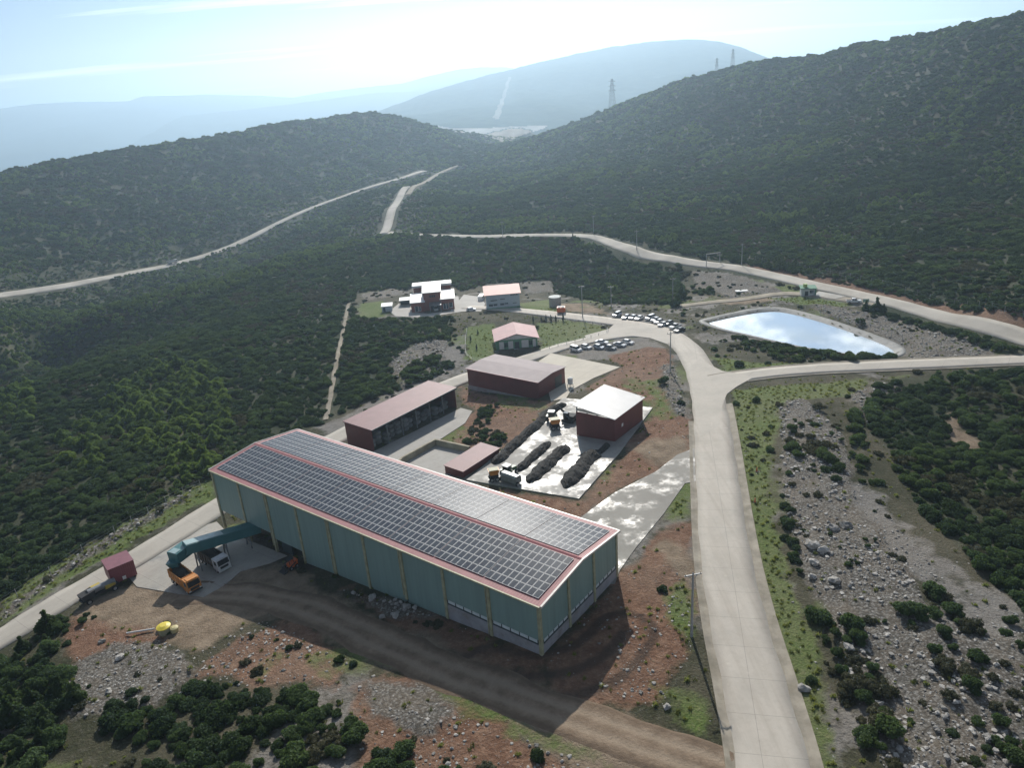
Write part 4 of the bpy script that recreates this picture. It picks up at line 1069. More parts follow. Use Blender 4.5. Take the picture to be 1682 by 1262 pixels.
# ================================================================== buildings
M_TEAL = ribbed('teal_sheet', (.22, .325, .30), .9, 'Y', .5, .09, dirt=(.165, .235, .215), strength=.5, streak=True, dirt_amt=.3)
M_TEALX = ribbed('teal_sheet_gable', (.22, .325, .30), .9, 'X', .5, .09, dirt=(.165, .235, .215), strength=.5, streak=True, dirt_amt=.3)
M_CREAM = mat('cream_steel', (.38, .37, .235), .6, var=.15, dirt=(.18, .15, .09), dirt_amt=.5)
M_PINK = ribbed('faded_red_roof', (.33, .125, .13), .5, 'Y', .6, .15, dirt=(.22, .10, .09), strength=.4)
M_PINKT = mat('faded_red_trim', (.46, .17, .17), .5, var=.12)
M_WHITET = mat('pale_trim', (.62, .57, .52), .4, var=.12, dirt=(.3, .27, .22))
M_PLINTH = mat('grey_plinth', (.33, .33, .35), .85, var=.15, scale=.6, dirt=(.2, .17, .14), dirt_amt=.6)
M_GLASSW = mat('frosted_pane', (.62, .68, .69), .3, var=.12)
M_DARKF = mat('dark_frame', (.03, .045, .05), .5)
M_DARK = mat('dark_interior', (.018, .018, .02), .9)
M_RED = ribbed('oxide_red_sheet', (.15, .030, .028), .45, 'Y', .5, .12, dirt=(.09, .028, .025), strength=.5)
M_REDX = ribbed('oxide_red_sheet_end', (.15, .030, .028), .45, 'X', .5, .12, dirt=(.09, .028, .025), strength=.5)
M_REDROOF = ribbed('oxide_red_roof', (.215, .10, .105), .4, 'X', .55, .1, dirt=(.2, .09, .085), strength=.35, spec=.25)
M_SILVER = ribbed('pale_metal_roof', (.36, .30, .30), .4, 'Y', .62, .08, dirt=(.29, .25, .25), strength=.3, metal=.0, spec=.1)
M_SILVER2 = ribbed('white_metal_roof', (.56, .545, .535), .4, 'Y', .45, .06, dirt=(.52, .5, .48), strength=.25, metal=.0, spec=.5)
M_STEEL = mat('grey_steel', (.22, .23, .24), .5, metal=.5, var=.2)
M_WHITE = mat('white_paint', (.72, .72, .70), .55, var=.08, dirt=(.45, .42, .38), dirt_amt=.4)
M_WOODP = mat('bunker_wall_concrete', (.38, .34, .255), .9, var=.2, scale=.5, dirt=(.2, .16, .11), dirt_amt=.6)

# panel: photovoltaic module with white frame and faint cell grid
def pv_material():
    m, t, b = new_mat('solar_cells'); tc = t.n('ShaderNodeTexCoord'); br = t.n('ShaderNodeTexBrick'); br.offset = 0
    br.inputs['Scale'].default_value = 1; br.inputs['Brick Width'].default_value = .165; br.inputs['Row Height'].default_value = .165; br.inputs['Mortar Size'].default_value = .008
    br.inputs['Color1'].default_value = (.018, .028, .05, 1); br.inputs['Color2'].default_value = (.014, .022, .042, 1); br.inputs['Mortar'].default_value = (.12, .13, .15, 1)
    t.l(tc.outputs['Object'], br.inputs['Vector'])
    oi = t.n('ShaderNodeObjectInfo'); c = t.mix(t.math('MULTIPLY', oi.outputs['Random'], .35), br.outputs['Color'], (.07, .09, .12))
    gp = t.n('ShaderNodeNewGeometry'); c = t.mix(t.ramp(t.noise(gp.outputs['Position'], .9, 3), [(.4, (0, 0, 0)), (.6, (.45, .45, .45))]), c, (.075, .09, .105))
    t.l(c, b.inputs['Base Color']); b.inputs['Roughness'].default_value = .3; b.inputs['Specular IOR Level'].default_value = .07; return m
M_PV = pv_material(); M_PVF = mat('aluminium_frame', (.40, .41, .42), .5, metal=.0, var=.05)
PW, PL = 1.02, 1.50
def pv_mb():
    b = MB(); f = .055
    b.box(-PW / 2 + f, PW / 2 - f, -PL / 2 + f, PL / 2 - f, .0, .036, 0)
    for x0, x1, y0, y1 in ((-PW / 2, PW / 2, -PL / 2, -PL / 2 + f), (-PW / 2, PW / 2, PL / 2 - f, PL / 2), (-PW / 2, -PW / 2 + f, -PL / 2 + f, PL / 2 - f), (PW / 2 - f, PW / 2, -PL / 2 + f, PL / 2 - f)):
        b.box(x0, x1, y0, y1, -.005, .045, 1)
    return b

# ---- the big hall
HW, HL, HE, HR = 21.1, 79.2, 8.46, 9.62
hall = thing('warehouse', 'long teal green industrial hall with a low roof covered in solar panels', 'warehouse', (HALL[0], HALL[1], 0), YAW)
nb = 9; bay = HL / nb; zb = -7.5
b = MB()                                              # near long wall (x' = 0): bays counted from the road end
for k in range(nb):
    y0, y1 = k * bay + .22, (k + 1) * bay - .22
    lo = 2.35 if k < 2 else (zb if k < 6 else (-.6 if k > 6 else -1.5))
    b.box(-.12, .12, y0, y1, lo, HE - .05)
build('long_wall', b, M_TEAL, hall)
b = MB(); b.box(HW - .12, HW + .12, 0, HL, zb, HE - .05); build('back_wall', b, M_TEAL, hall)
b = MB()                                              # gable towards the road
gb = HW / 3
for k in range(3):
    x0, x1 = k * gb + .2, (k + 1) * gb - .2
    zt = lambda x: HE + (HR - HE) * (1 - abs(x - HW / 2) / (HW / 2)) - .08
    b.prism([(x0, 2.3), (x1, 2.3), (x1, zt(x1))] + ([(HW / 2, zt(HW / 2))] if k == 1 else []) + [(x0, zt(x0))], -.12, .12)
build('gable_wall', b, M_TEALX, hall)
b = MB(); b.prism([(0, -.6), (HW, -.6), (HW, HE - .1), (HW / 2, HR - .1), (0, HE - .1)], HL - .12, HL + .12); build('gable_wall', b, M_TEALX, hall)
b = MB(); b.box(-.16, .16, -.16, 2 * bay, -2.2, 1.55); b.box(.16, HW, -.16, .16, -2.2, 1.55); build('plinth', b, M_PLINTH, hall)
def hall_window(x0, x1, y0, y1, gable):
    w = MB(); f = MB(); n = 5
    if gable:
        w.box(x0, x1, -.06, .06, 1.72, 2.28); f.box(x0, x1, -.14, .10, 1.55, 1.74)
        for k in range(n + 1): xx = x0 + (x1 - x0) * k / n; f.box(xx - .07, xx + .07, -.11, .09, 1.74, 2.3)
    else:
        w.box(-.06, .06, y0, y1, 1.72, 2.33); f.box(-.14, .10, y0, y1, 1.55, 1.74)
        for k in range(n + 1): yy = y0 + (y1 - y0) * k / n; f.box(-.11, .09, yy - .07, yy + .07, 1.74, 2.35)
    fr = build('window', f, M_DARKF, hall); build('pane', w, M_GLASSW, fr)
for k in range(2): hall_window(0, 0, k * bay + .5, (k + 1) * bay - .3, False)
for k in range(3): hall_window(k * gb + .5, (k + 1) * gb - .3, 0, 0, True)
cm = MB(); cm.box(-.24, .24, -.24, .24, -9.5, 0); CMESH = mesh_of('column', cm, M_CREAM)
cl = MB(); cl.box(-.24, .24, -.24, .24, -15.2, 0); CLONG = mesh_of('column', cl, M_CREAM)
for k in range(nb + 1): part('column', CLONG if k >= 4 else CMESH, hall, (-.1 if k else -.02, max(.0, k * bay), HE - .12))
for k in range(1, 3): part('column', CMESH, hall, (k * gb, -.1, HE + .55))
part('column', CMESH, hall, (HW, -.02, HE - .12))
for k in range(6, nb + 1): part('column', CLONG, hall, (HW / 2, k * bay - .4, HE - .3))
b = MB(); b.box(.2, HW - .2, 6 * bay, HL - .2, -.75, -.6); b.box(.3, HW - .2, 6 * bay - .25, 6 * bay, -7.3, -.75); build('floor_slab', b, M_PLINTH, hall)
b = MB(); b.box(2.2, 2.5, 6 * bay + 1.2, 6 * bay + 3.6, -5.6, -2.2); build('door', b, M_WHITE, hall)
b = MB(); b.box(.5, .8, 6 * bay + 4.8, 6 * bay + 7.8, -5.6, -.8); build('gate_panel', b, M_DARKF, hall)
for k in (1, 3, 5, 7): b = MB(); b.cyl((-.34, k * bay + .42, -3.0 if k > 3 else -.4), (-.34, k * bay + .42, HE - .1), .085, n=8); build('downpipe', b, M_CREAM, hall)
ov = .35
rb = MB(); sl_ = (HR - HE) / (HW / 2); ze = HE - ov * sl_
rb.slab([(-ov, -.45, ze + .1), (HW / 2, -.45, HR + .1), (HW / 2, HL + .45, HR + .1), (-ov, HL + .45, ze + .1)], .14)
rb.slab([(HW / 2 + .005, -.45, HR + .1), (HW + ov, -.45, ze + .1), (HW + ov, HL + .45, ze + .1), (HW / 2 + .005, HL + .45, HR + .1)], .14)
build('roof', rb, M_PINK, hall)
b = MB(); b.prism([(HW / 2 - .3, HR + .08), (HW / 2 + .3, HR + .08), (HW / 2, HR + .24)], -.4, HL + .4); build('ridge_cap', b, M_PINKT, hall)
b = MB(); b.box(-ov - .22, -ov, -.45, HL + .45, ze - .16, ze + .1); build('gutter', b, M_CREAM, hall)
b = MB(); b.box(HW + ov, HW + ov + .22, -.45, HL + .45, ze - .16, ze + .1); build('gutter', b, M_WHITET, hall)
for y0, y1 in ((-.75, -.45), (HL + .45, HL + .65)):
    b = MB()
    b.hexa([(-ov, y0, ze - .1), (HW / 2, y0, HR - .1), (HW / 2, y1, HR - .1), (-ov, y1, ze - .1), (-ov, y0, ze + .22), (HW / 2, y0, HR + .22), (HW / 2, y1, HR + .22), (-ov, y1, ze + .22)])
    b.hexa([(HW / 2 + .005, y0, HR - .1), (HW + ov, y0, ze - .1), (HW + ov, y1, ze - .1), (HW / 2 + .005, y1, HR - .1), (HW / 2 + .005, y0, HR + .22), (HW + ov, y0, ze + .22), (HW + ov, y1, ze + .22), (HW / 2 + .005, y1, HR + .22)])
    build('verge_trim', b, M_WHITET, hall)
PVM = mesh_of('solar_panel', pv_mb(), [M_PV, M_PVF])
slots = []
ang = math.atan(sl_)
for sgn in (0, 1):
    for blk in range(8):
        for c in range(9):
            y = .55 + blk * 9.77 + c * 1.07 + PW / 2
            for r_ in range(6):
                d = .80 + r_ * 1.545 + PL / 2
                x = d * math.cos(ang) if sgn == 0 else HW - d * math.cos(ang)
                z = HE + d * math.sin(ang) + .20
                slots.append((x, y, z, sgn))
def slot_world(s): q = HALL + AX * s[0] + AY * s[1]; return (q[0] ** 2 + q[1] ** 2 + (72 - s[2]) ** 2) ** .5 + (30 if s[3] else 0)
slots.sort(key=slot_world)
for x, y, z, sg in slots[:100]:
    part('solar_panel', PVM, hall, (x, y, z), (-ang if sg == 0 else ang, 0, R(90)))
base_pv = pv_mb(); rest_pv = MB()
for x, y, z, sg in slots[100:]:
    mm = Matrix.Translation((x, y, z)) @ Euler((-ang if sg == 0 else ang, 0, R(90))).to_matrix().to_4x4()
    rest_pv.add([mm @ Vector(v) for v in base_pv.v], base_pv.f); rest_pv.m[-len(base_pv.f):] = base_pv.m
# the far part of the array shares one material whose cells are laid out along the hall
build('solar_panels', rest_pv, [M_PV, M_PVF], hall)['kind'] = 'stuff'

def gz(x, y): return float(h0(np.array([x]), np.array([y]))[0])
def at_rel(u, v):
    p = at(u, v); return (p[0], p[1], float(relief(np.array([p[0]]), np.array([p[1]]))[0]))

# ---- long open fronted shed
SX, SY = 31.2, 9.8
zf = gz(-35.3, 163.2)
shed = thing('open_shed', 'long red shed with a flat pinkish roof, its long side open', 'shed', (-35.3, 163.2, zf), YAW)
b = MB(); b.box(-.08, .08, 0, SY, -1.5, 5.85); build('end_wall', b, M_RED, shed)
b = MB(); b.box(SX - .08, SX + .08, 0, SY, -1.5, 5.85); build('end_wall', b, M_RED, shed)
b = MB(); b.box(.08, SX - .08, SY - .16, SY, -1.5, 5.7); build('back_wall', b, M_REDX, shed)
b = MB(); b.slab([(-.35, -.5, 6.0), (SX + .35, -.5, 6.0), (SX + .35, SY + .3, 6.25), (-.35, SY + .3, 6.25)], .16); build('roof', b, M_REDROOF, shed)
b = MB(); b.box(-.35, SX + .35, -.62, -.5, 5.6, 6.02); build('fascia', b, M_DARKF, shed)
pm = MB(); pm.box(-.13, .13, -.13, .13, -.6, 5.85); PM_ = mesh_of('post', pm, M_STEEL)
for k in range(1, 6): part('post', PM_, shed, (SX * k / 6, .15, 0))
M_BAG = mat('grey_woven_bag', (.16, .165, .17), .85, var=.3, scale=1.4, bump=.5, bscale=3, obj_random=.35)
for k in range(13):
    x = 1.3 + k * 2.3; n = (2, 3, 2, 3, 3, 3, 2, 3, 2, 2, 2, 1, 2)[k]
    px = np.array([-35.3, 163.2]) + AX * x + AY * (2.2 + .5 * math.sin(k * 2.3))
    st = thing('bag_stack', ('stack of grey bulk bags in the open red shed, column of %s' % ('one', 'two', 'three')[n - 1]), 'bag stack', (px[0], px[1], gz(px[0], px[1]) + .14), YAW + .08 * math.sin(k * 5), 'grey bag stacks in the open shed, %d high' % n)
    for j in range(n):
        b = MB(); b.lump((0, 0, .62), .98, k * 7 + j, 2, .10, (1, 1, .66)); b.v = [tuple(c_ * (1.35 if i_ < 2 else 1) for i_, c_ in enumerate(q)) if 0 else (math.copysign(min(.82, abs(q[0]) * 1.25), q[0]), math.copysign(min(.82, abs(q[1]) * 1.25), q[1]), min(1.15, max(.06, .62 + (q[2] - .62) * 1.25))) for q in b.v]; build('bulk_bag', b, M_BAG, st, (.06 * math.sin(j + k), 0, j * 1.22), smooth=True)

# ---- gabled red hangar
X_, Y_ = 13.4, 25.4; zf = gz(7.1, 186.2)
hg = thing('metal_hangar', 'dark red metal hangar with a shiny pale pink roof', 'hangar', (7.1, 186.2, zf), YAW)
b = MB(); b.box(-.08, .08, 0, Y_, -.4, 4.9); build('long_wall', b, M_RED, hg)
b = MB(); b.box(X_ - .08, X_ + .08, 0, Y_, -1, 4.9); build('long_wall', b, M_RED, hg)
for y in (0, Y_):
    b = MB(); b.prism([(.08, -.4), (X_ - .08, -.4), (X_ - .08, 4.9), (X_ / 2, 5.35), (.08, 4.9)], y - .08, y + .08); build('gable_wall', b, M_REDX, hg)
b = MB(); b.slab([(-.4, -.4, 4.95), (X_ / 2, -.4, 5.5), (X_ / 2, Y_ + .4, 5.5), (-.4, Y_ + .4, 4.95)], .12); b.slab([(X_ / 2 + .004, -.4, 5.5), (X_ + .4, -.4, 4.95), (X_ + .4, Y_ + .4, 4.95), (X_ / 2 + .004, Y_ + .4, 5.5)], .12); build('roof', b, M_SILVER, hg)
b = MB(); b.box(-.2, X_ + .2, -.3, Y_ + .2, -2.5, -.38); build('plinth', b, M_PLINTH, hg)
b = MB(); b.box(-.5, -.4, -.4, Y_ + .4, 4.8, 4.98); build('gutter', b, M_PINKT, hg)
b = MB(); b.box(8.2, 11.6, -.14, -.085, -.35, 3.4); build('sliding_door', b, M_DARKF, hg)
wt = at(937, 636); w = thing('water_tank', 'small white plastic tank on a stand at the corner of the dark red hangar', 'tank', (wt[0], wt[1], gz(wt[0], wt[1])), YAW)
b = MB(); b.cyl((0, 0, 1.1), (0, 0, 2.7), .75, n=14); b.cyl((0, 0, 2.7), (0, 0, 2.95), .75, .25, 14); build('tank_body', b, M_WHITE, w, smooth=False)
b = MB()
for sx in (-.55, .55):
    for sy in (-.55, .55): b.bar((sx, sy, 0), (sx, sy, 1.1), .1)
b.box(-.7, .7, -.7, .7, 1.0, 1.1); build('stand', b, M_STEEL, w)

# ---- square shed with a white sloping roof
X_, Y_ = 13.8, 10.2; zf = gz(22.5, 150.2) + .2
sq = thing('square_shed', 'tall dark red square shed with a bright white sloping roof and a gap under it', 'shed', (22.5, 150.2, zf), YAW)
b = MB(); b.box(-.08, .08, 0, Y_, -.6, 5.5); build('front_wall', b, M_RED, sq)
b = MB(); b.prism([(.08, -.6), (X_ - .08, -.6), (X_ - .08, 5.75), (.08, 5.75)], -.08, .08); build('side_wall', b, M_REDX, sq)
b = MB(); b.box(X_ - .08, X_ + .08, 0, Y_, -.6, 6.0); build('back_wall', b, M_RED, sq)
b = MB()
for x in (.12, 4.7, 9.2, X_ - .12): b.bar((x, Y_ - .15, -.4), (x, Y_ - .15, 7.1), .25); b.bar((x, .2, 5.4), (x, .2, 5.9), .2)
build('frame', b, M_STEEL, sq)
b = MB(); b.box(.1, .16, Y_ * .35, Y_ * .97, 5.7, 6.35); build('louvre_panel', b, M_WHITET, sq)
b = MB(); b.slab([(-.6, -.5, 5.85), (X_ + .5, -.5, 5.85), (X_ + .5, Y_ + .6, 7.25), (-.6, Y_ + .6, 7.25)], .14); build('roof', b, M_SILVER2, sq)
b = MB(); b.box(3.2, 4.0, -.1, -.085, 2.4, 3.2); build('notice', b, M_WHITE, sq)

# ---- low red store
X_, Y_ = 12.8, 5.4; zf = gz(-12.1, 141.6)
lw = thing('low_store', 'low dark red box store with a flat pale pink roof beside the bunker', 'store', (-12.1, 141.6, zf), YAW)
b = MB(); b.box(0, X_, 0, .14, -1.4, 1.55); build('side_wall', b, M_REDX, lw)
b = MB(); b.box(0, .14, .15, Y_, -1.4, 1.55); build('end_wall', b, M_RED, lw)
b = MB(); b.box(X_ - .14, X_, .15, Y_, -1.4, 1.55); b.box(.15, X_ - .15, Y_ - .14, Y_, -1.4, 1.5); build('back_wall', b, M_RED, lw)
b = MB(); b.slab([(-.25, -.25, 1.65), (X_ + .25, -.25, 1.65), (X_ + .25, Y_ + .2, 1.8), (-.25, Y_ + .2, 1.8)], .12); build('roof', b, M_REDROOF, lw)

# ---- concrete bunker: three low walls round a sunken floor
def wall_run(name, label, pts_px, h, th, material):
    pw = [at(*p) for p in pts_px]; o = thing(name, label, 'wall', (pw[0][0], pw[0][1], pw[0][2]), 0)
    for a, c in zip(pw[:-1], pw[1:]):
        d = np.array([c[0] - a[0], c[1] - a[1]]); L = np.linalg.norm(d); d /= L; n = np.array([-d[1], d[0]]) * th / 2
        A = a[:2] - pw[0][:2]; B = c[:2] - pw[0][:2] + d * th / 2; b = MB()
        za, zc_ = a[2] - pw[0][2], c[2] - pw[0][2]
        b.hexa([(*(A - n), za - .6), (*(B - n), zc_ - .6), (*(B + n), zc_ - .6), (*(A + n), za - .6), (*(A - n), za + h), (*(B - n), zc_ + h), (*(B + n), zc_ + h), (*(A + n), za + h)])
        build('wall_leaf', b, material, o)
    return o
wall_run('bunker_wall', 'tan concrete retaining wall round the sunken storage bay', [(650, 776), (662, 762), (716, 732), (771, 744)], 1.75, .55, M_WOODP)

# ---- offices: pink roofed green house
M_GREEN = mat('green_render', (.10, .26, .16), .7, var=.12, dirt=(.10, .14, .10)); M_WPAN = mat('white_render', (.62, .64, .62), .75, var=.08, dirt=(.42, .42, .4), dirt_amt=.4)
M_PINKR = ribbed('dusty_pink_roof', (.44, .225, .225), .35, 'X', .6, .1, dirt=(.33, .18, .18), strength=.4); M_WIN = mat('window_glass', (.03, .045, .06), .12, var=.3, spec=.8)
f = at(816, 576); zf = f[2]
ph = thing('pink_roof_house', 'single storey green and white house with a dusty pink gable roof', 'house', (f[0], f[1], zf), R(3))
W_, D_, hh = 14.2, 13.5, 3.5
b = MB(); b.prism([(0, -.8), (W_, -.8), (W_, hh), (W_ / 2, hh + 2.0), (0, hh)], 0, .25); build('front_wall', b, M_GREEN, ph)
b = MB(); b.box(0, .25, .25, D_ - .25, -1.4, hh); build('side_wall', b, M_GREEN, ph)
b = MB(); b.box(W_ - .25, W_, .25, D_ - .25, -1.4, hh); build('side_wall', b, M_GREEN, ph)
b = MB(); b.prism([(0, -.8), (W_, -.8), (W_, hh), (W_ / 2, hh + 2.0), (0, hh)], D_ - .25, D_); build('back_wall', b, M_GREEN, ph)
b = MB(); b.slab([(-.7, -.8, hh - .1), (W_ / 2, -.8, hh + 2.1), (W_ / 2, D_ + .6, hh + 2.1), (-.7, D_ + .6, hh - .1)], .16); b.slab([(W_ / 2 + .004, -.8, hh + 2.1), (W_ + .7, -.8, hh - .1), (W_ + .7, D_ + .6, hh - .1), (W_ / 2 + .004, D_ + .6, hh + 2.1)], .16); build('roof', b, M_PINKR, ph)
b = MB(); b.prism([(.6, hh - .05), (W_ - .6, hh - .05), (W_ / 2, hh + 1.75)], -.05, -.004); build('gable_board', b, M_WPAN, ph)
for x0, x1 in ((1.0, 2.6), (4.1, 5.8), (8.7, 11.1), (12.6, 13.6)):
    b = MB(); b.box(x0, x1, -.06, -.004, .2, 2.9); build('white_panel', b, M_WPAN, ph)
for x0, x1 in ((2.75, 3.9), (11.3, 12.4)):
    b = MB(); b.box(x0, x1, -.05, -.004, .95, 2.5); wn = build('window', b, M_WIN, ph); b = MB(); b.box(x0 - .08, x1 + .08, -.09, -.002, .85, .95); b.box((x0 + x1) / 2 - .04, (x0 + x1) / 2 + .04, -.08, -.051, .95, 2.5); build('frame', b, M_GREEN, wn)
b = MB(); b.box(6.4, 7.9, -.07, -.004, 0, 2.5); dr = build('door', b, M_DARKF, ph); b = MB(); b.box(7.7, 7.78, -.14, -.072, 1.0, 1.2); build('handle', b, M_STEEL, dr)
b = MB(); b.box(5.9, 8.5, -1.6, -.08, -.2, .1); build('doorstep', b, M_PLINTH, ph)

# ---- offices: two storey white building
M_BLUEW = mat('pale_blue_render', (.46, .52, .55), .8, var=.07, dirt=(.36, .4, .4), dirt_amt=.4); M_SALMON = ribbed('salmon_roof', (.56, .25, .21), .4, 'X', .6, .1, strength=.4)
f = at(800, 509); zf = f[2]
wb = thing('office_block', 'two storey pale blue white office block with a salmon pink roof', 'office building', (f[0], f[1], zf), R(2.5))
W_, D_, hh = 14.0, 9.0, 6.1
b = MB(); b.box(0, W_, 0, D_, -1, hh); build('wall', b, M_BLUEW, wb)
b = MB(); b.slab([(-.9, -.6, hh + .1), (W_ + .7, -.6, hh + .1), (W_ + .7, D_ + .5, hh + 1.9), (-.9, D_ + .5, hh + 1.9)], .16); build('roof', b, M_SALMON, wb)
b = MB(); b.prism([(0, hh), (D_, hh), (D_, hh + 1.68)], 0, .2, axis='x'); b.prism([(0, hh), (D_, hh), (D_, hh + 1.68)], W_ - .2, W_, axis='x'); build('gable_wall', b, M_BLUEW, wb)
for x0, x1, z0, z1 in ((1.0, 2.6, 1.3, 2.2), (2.9, 4.5, 1.4, 2.2), (5.7, 7.3, 1.4, 2.3), (7.5, 9.1, 1.7, 2.4), (1.8, 4.6, 3.5, 3.9), (5.8, 7.9, 3.9, 4.25), (10.3, 10.8, 5.2, 5.75), (11.1, 11.6, 5.2, 5.75), (11.9, 12.4, 5.2, 5.75), (12.7, 13.2, 5.2, 5.75), (11.0, 12.6, 1.8, 2.1)):
    b = MB(); b.box(x0, x1, -.05, -.004, z0, z1); wn = build('window', b, M_WIN, wb); b = MB(); b.box(x0 - .06, x1 + .06, -.1, -.002, z0 - .1, z0); build('sill', b, M_WPAN, wn)
b = MB(); b.box(-.05, W_ + .05, -.06, -.004, -.9, .55); build('green_base', b, M_GREEN, wb)

# ---- offices: brick building with white roofs
M_BRICK = mat('red_brick', (.27, .095, .07), .9, var=.18, scale=2, dirt=(.17, .07, .055), dirt_amt=.4); M_WROOF = mat('white_roof', (.78, .78, .76), .5, var=.05, dirt=(.6, .58, .54), dirt_amt=.4)
f = at(677, 514); zf = f[2]
br = thing('brick_office', 'red brick office with a tall middle block and white roofs on three levels', 'office building', (f[0], f[1], zf), R(4))
def wing(x0, x1, y0, y1, h, rise, ov=.5):
    b = MB(); b.box(x0, x1, y0, y1, -1.2, h); w = build('wing', b, M_BRICK, br)
    b = MB(); b.slab([(x0 - ov, y0 - ov, h + .12), (x1 + ov, y0 - ov, h + .12), (x1 + ov, y1 + ov, h + .12 + rise), (x0 - ov, y1 + ov, h + .12 + rise)], .3)
    b.prism([(y0, h), (y1, h), (y1, h + rise - .2)], x0 + .02, x0 + .22, axis='x'); b.prism([(y0, h), (y1, h), (y1, h + rise - .2)], x1 - .22, x1 - .02, axis='x'); build('roof', b, M_WROOF, w); return w
wing(0, 5.4, 0, 9.5, 4.3, 1.6); wing(5.45, 12.6, 1.0, 10.5, 7.9, 1.4); wing(12.65, 18.2, .6, 10, 4.6, 1.7)
b = MB(); b.box(1.0, 17.2, 13.5, 19.0, -1, 7.6); bw = build('rear_wing', b, M_BRICK, br); b = MB(); b.box(.4, 17.8, 13.0, 19.6, 7.6, 8.5); b.box(5.2, 13.2, 10.6, 13.0, 7.9, 9.0); build('parapet', b, M_WROOF, bw)
for x0, x1, z0, z1 in ((1.5, 2.7, .4, 2.6), (3.2, 3.8, .6, 2.4), (13.6, 14.5, .3, 2.6), (14.8, 15.4, .3, 2.6), (16, 17.4, .8, 2.8)):
    b = MB(); b.box(x0, x1, -.06 + (.6 if x0 > 12 else 0), -.004 + (.6 if x0 > 12 else 0), z0, z1); wn = build('window', b, M_WIN, br); b = MB(); y_ = (.6 if x0 > 12 else 0); b.box(x0 - .15, x1 + .15, y_ - .09, y_ - .062, z0 - .15, z0); b.box(x0 - .15, x0, y_ - .09, y_ - .002, z0, z1); b.box(x1, x1 + .15, y_ - .09, y_ - .002, z0, z1); build('frame', b, M_WPAN, wn)
for x0, x1 in ((8.0, 8.6), (8.9, 9.5), (9.8, 10.4)):
    b = MB(); b.box(x0, x1, .94, .996, 5.7, 6.7); build('window', b, M_WIN, br)
b = MB(); b.slab([(7.6, -3.2, 3.2), (12.7, -3.2, 3.2), (12.7, .98, 3.6), (7.6, .98, 3.6)], .3); b.bar((7.9, -3, -.5), (7.9, -3, 3), .3); b.bar((12.4, -3, -.5), (12.4, -3, 3), .3); build('canopy', b, M_STEEL, br)
b = MB(); b.box(8.2, 11.9, .93, .996, 0, 2.9); build('door', b, M_DARKF, br)

# small outbuildings there
p = at(628, 513); k = thing('kiosk', 'small white flat roofed kiosk left of the brick office', 'kiosk', tuple(p), R(4)); b = MB(); b.box(0, 4.3, 0, 4.0, -.5, 2.5); build('wall', b, M_BLUEW, k); b = MB(); b.slab([(-.3, -.3, 2.55), (4.6, -.3, 2.55), (4.6, 4.3, 3.0), (-.3, 4.3, 3.0)], .2); build('roof', b, M_WROOF, k)
b = MB(); b.box(.5, 1.5, -.05, -.003, .0, 2.0); build('door', b, M_DARKF, k)
p = at(658, 504); k = thing('carport', 'dark open carport between the white kiosk and the brick office', 'carport', tuple(p), R(4)); b = MB(); b.slab([(-.4, 0, 2.7), (4.8, 0, 2.7), (4.8, 5, 3.0), (-.4, 5, 3.0)], .2); build('roof', b, M_STEEL, k); b = MB(); b.box(-.2, 4.6, 4.6, 4.75, -.3, 2.8); build('back_wall', b, M_DARKF, k)
for x in (-.2, 4.6):
    for y in (.2, 4.5): b = MB(); b.bar((x, y, -.3), (x, y, 2.7), .16); build('post', b, M_STEEL, k)

# silo tank and orange container behind the lawn
p = at(912, 503); k = thing('silo_tank', 'squat round pale grey tank with a rimmed lid behind the lawn', 'tank', tuple(p), 0)
b = MB(); b.cyl((0, 0, -.5), (0, 0, 3.9), 2.5, n=24); build('tank_body', b, mat('grey_tank', (.42, .40, .38), .7, var=.15, dirt=(.25, .22, .2)), k); b = MB(); b.cyl((0, 0, 3.9), (0, 0, 4.15), 2.6, n=24); b.cyl((0, 0, 4.15), (0, 0, 4.45), 2.4, .3, 24); build('lid', b, M_WPAN, k)
b = MB(); b.bar((1.9, -1.7, 0), (1.9, -1.7, 5), .08); b.bar((2.3, -1.3, 0), (2.3, -1.3, 5), .08)
for j in range(10): b.bar((1.9, -1.7, .5 * j + .3), (2.3, -1.3, .5 * j + .3), .05)
build('ladder', b, M_STEEL, k)
M_ORANGE = mat('orange_paint', (.62, .13, .03), .5, var=.12, dirt=(.35, .10, .04), dirt_amt=.4)
p = at(922, 514); k = thing('orange_tank', 'orange metal tank container with a pale top next to the grey tank', 'container', tuple(p), R(-8)); b = MB(); b.prism([(-1.5, .5), (1.5, .5), (1.7, 1.2), (1.6, 2.4), (-1.6, 2.4), (-1.7, 1.2)], -1.4, 1.4); build('tank_body', b, M_ORANGE, k); b = MB(); b.box(-1.2, -.2, -1, 1, 2.4, 2.6); b.box(.1, 1.2, -1, 1, 2.4, 2.62); build('hatch', b, M_WPAN, k); b = MB()
for x in (-1.2, 1.2): b.box(x - .15, x + .15, -1.3, 1.3, -.3, .5)
build('skid', b, M_DARKF, k)

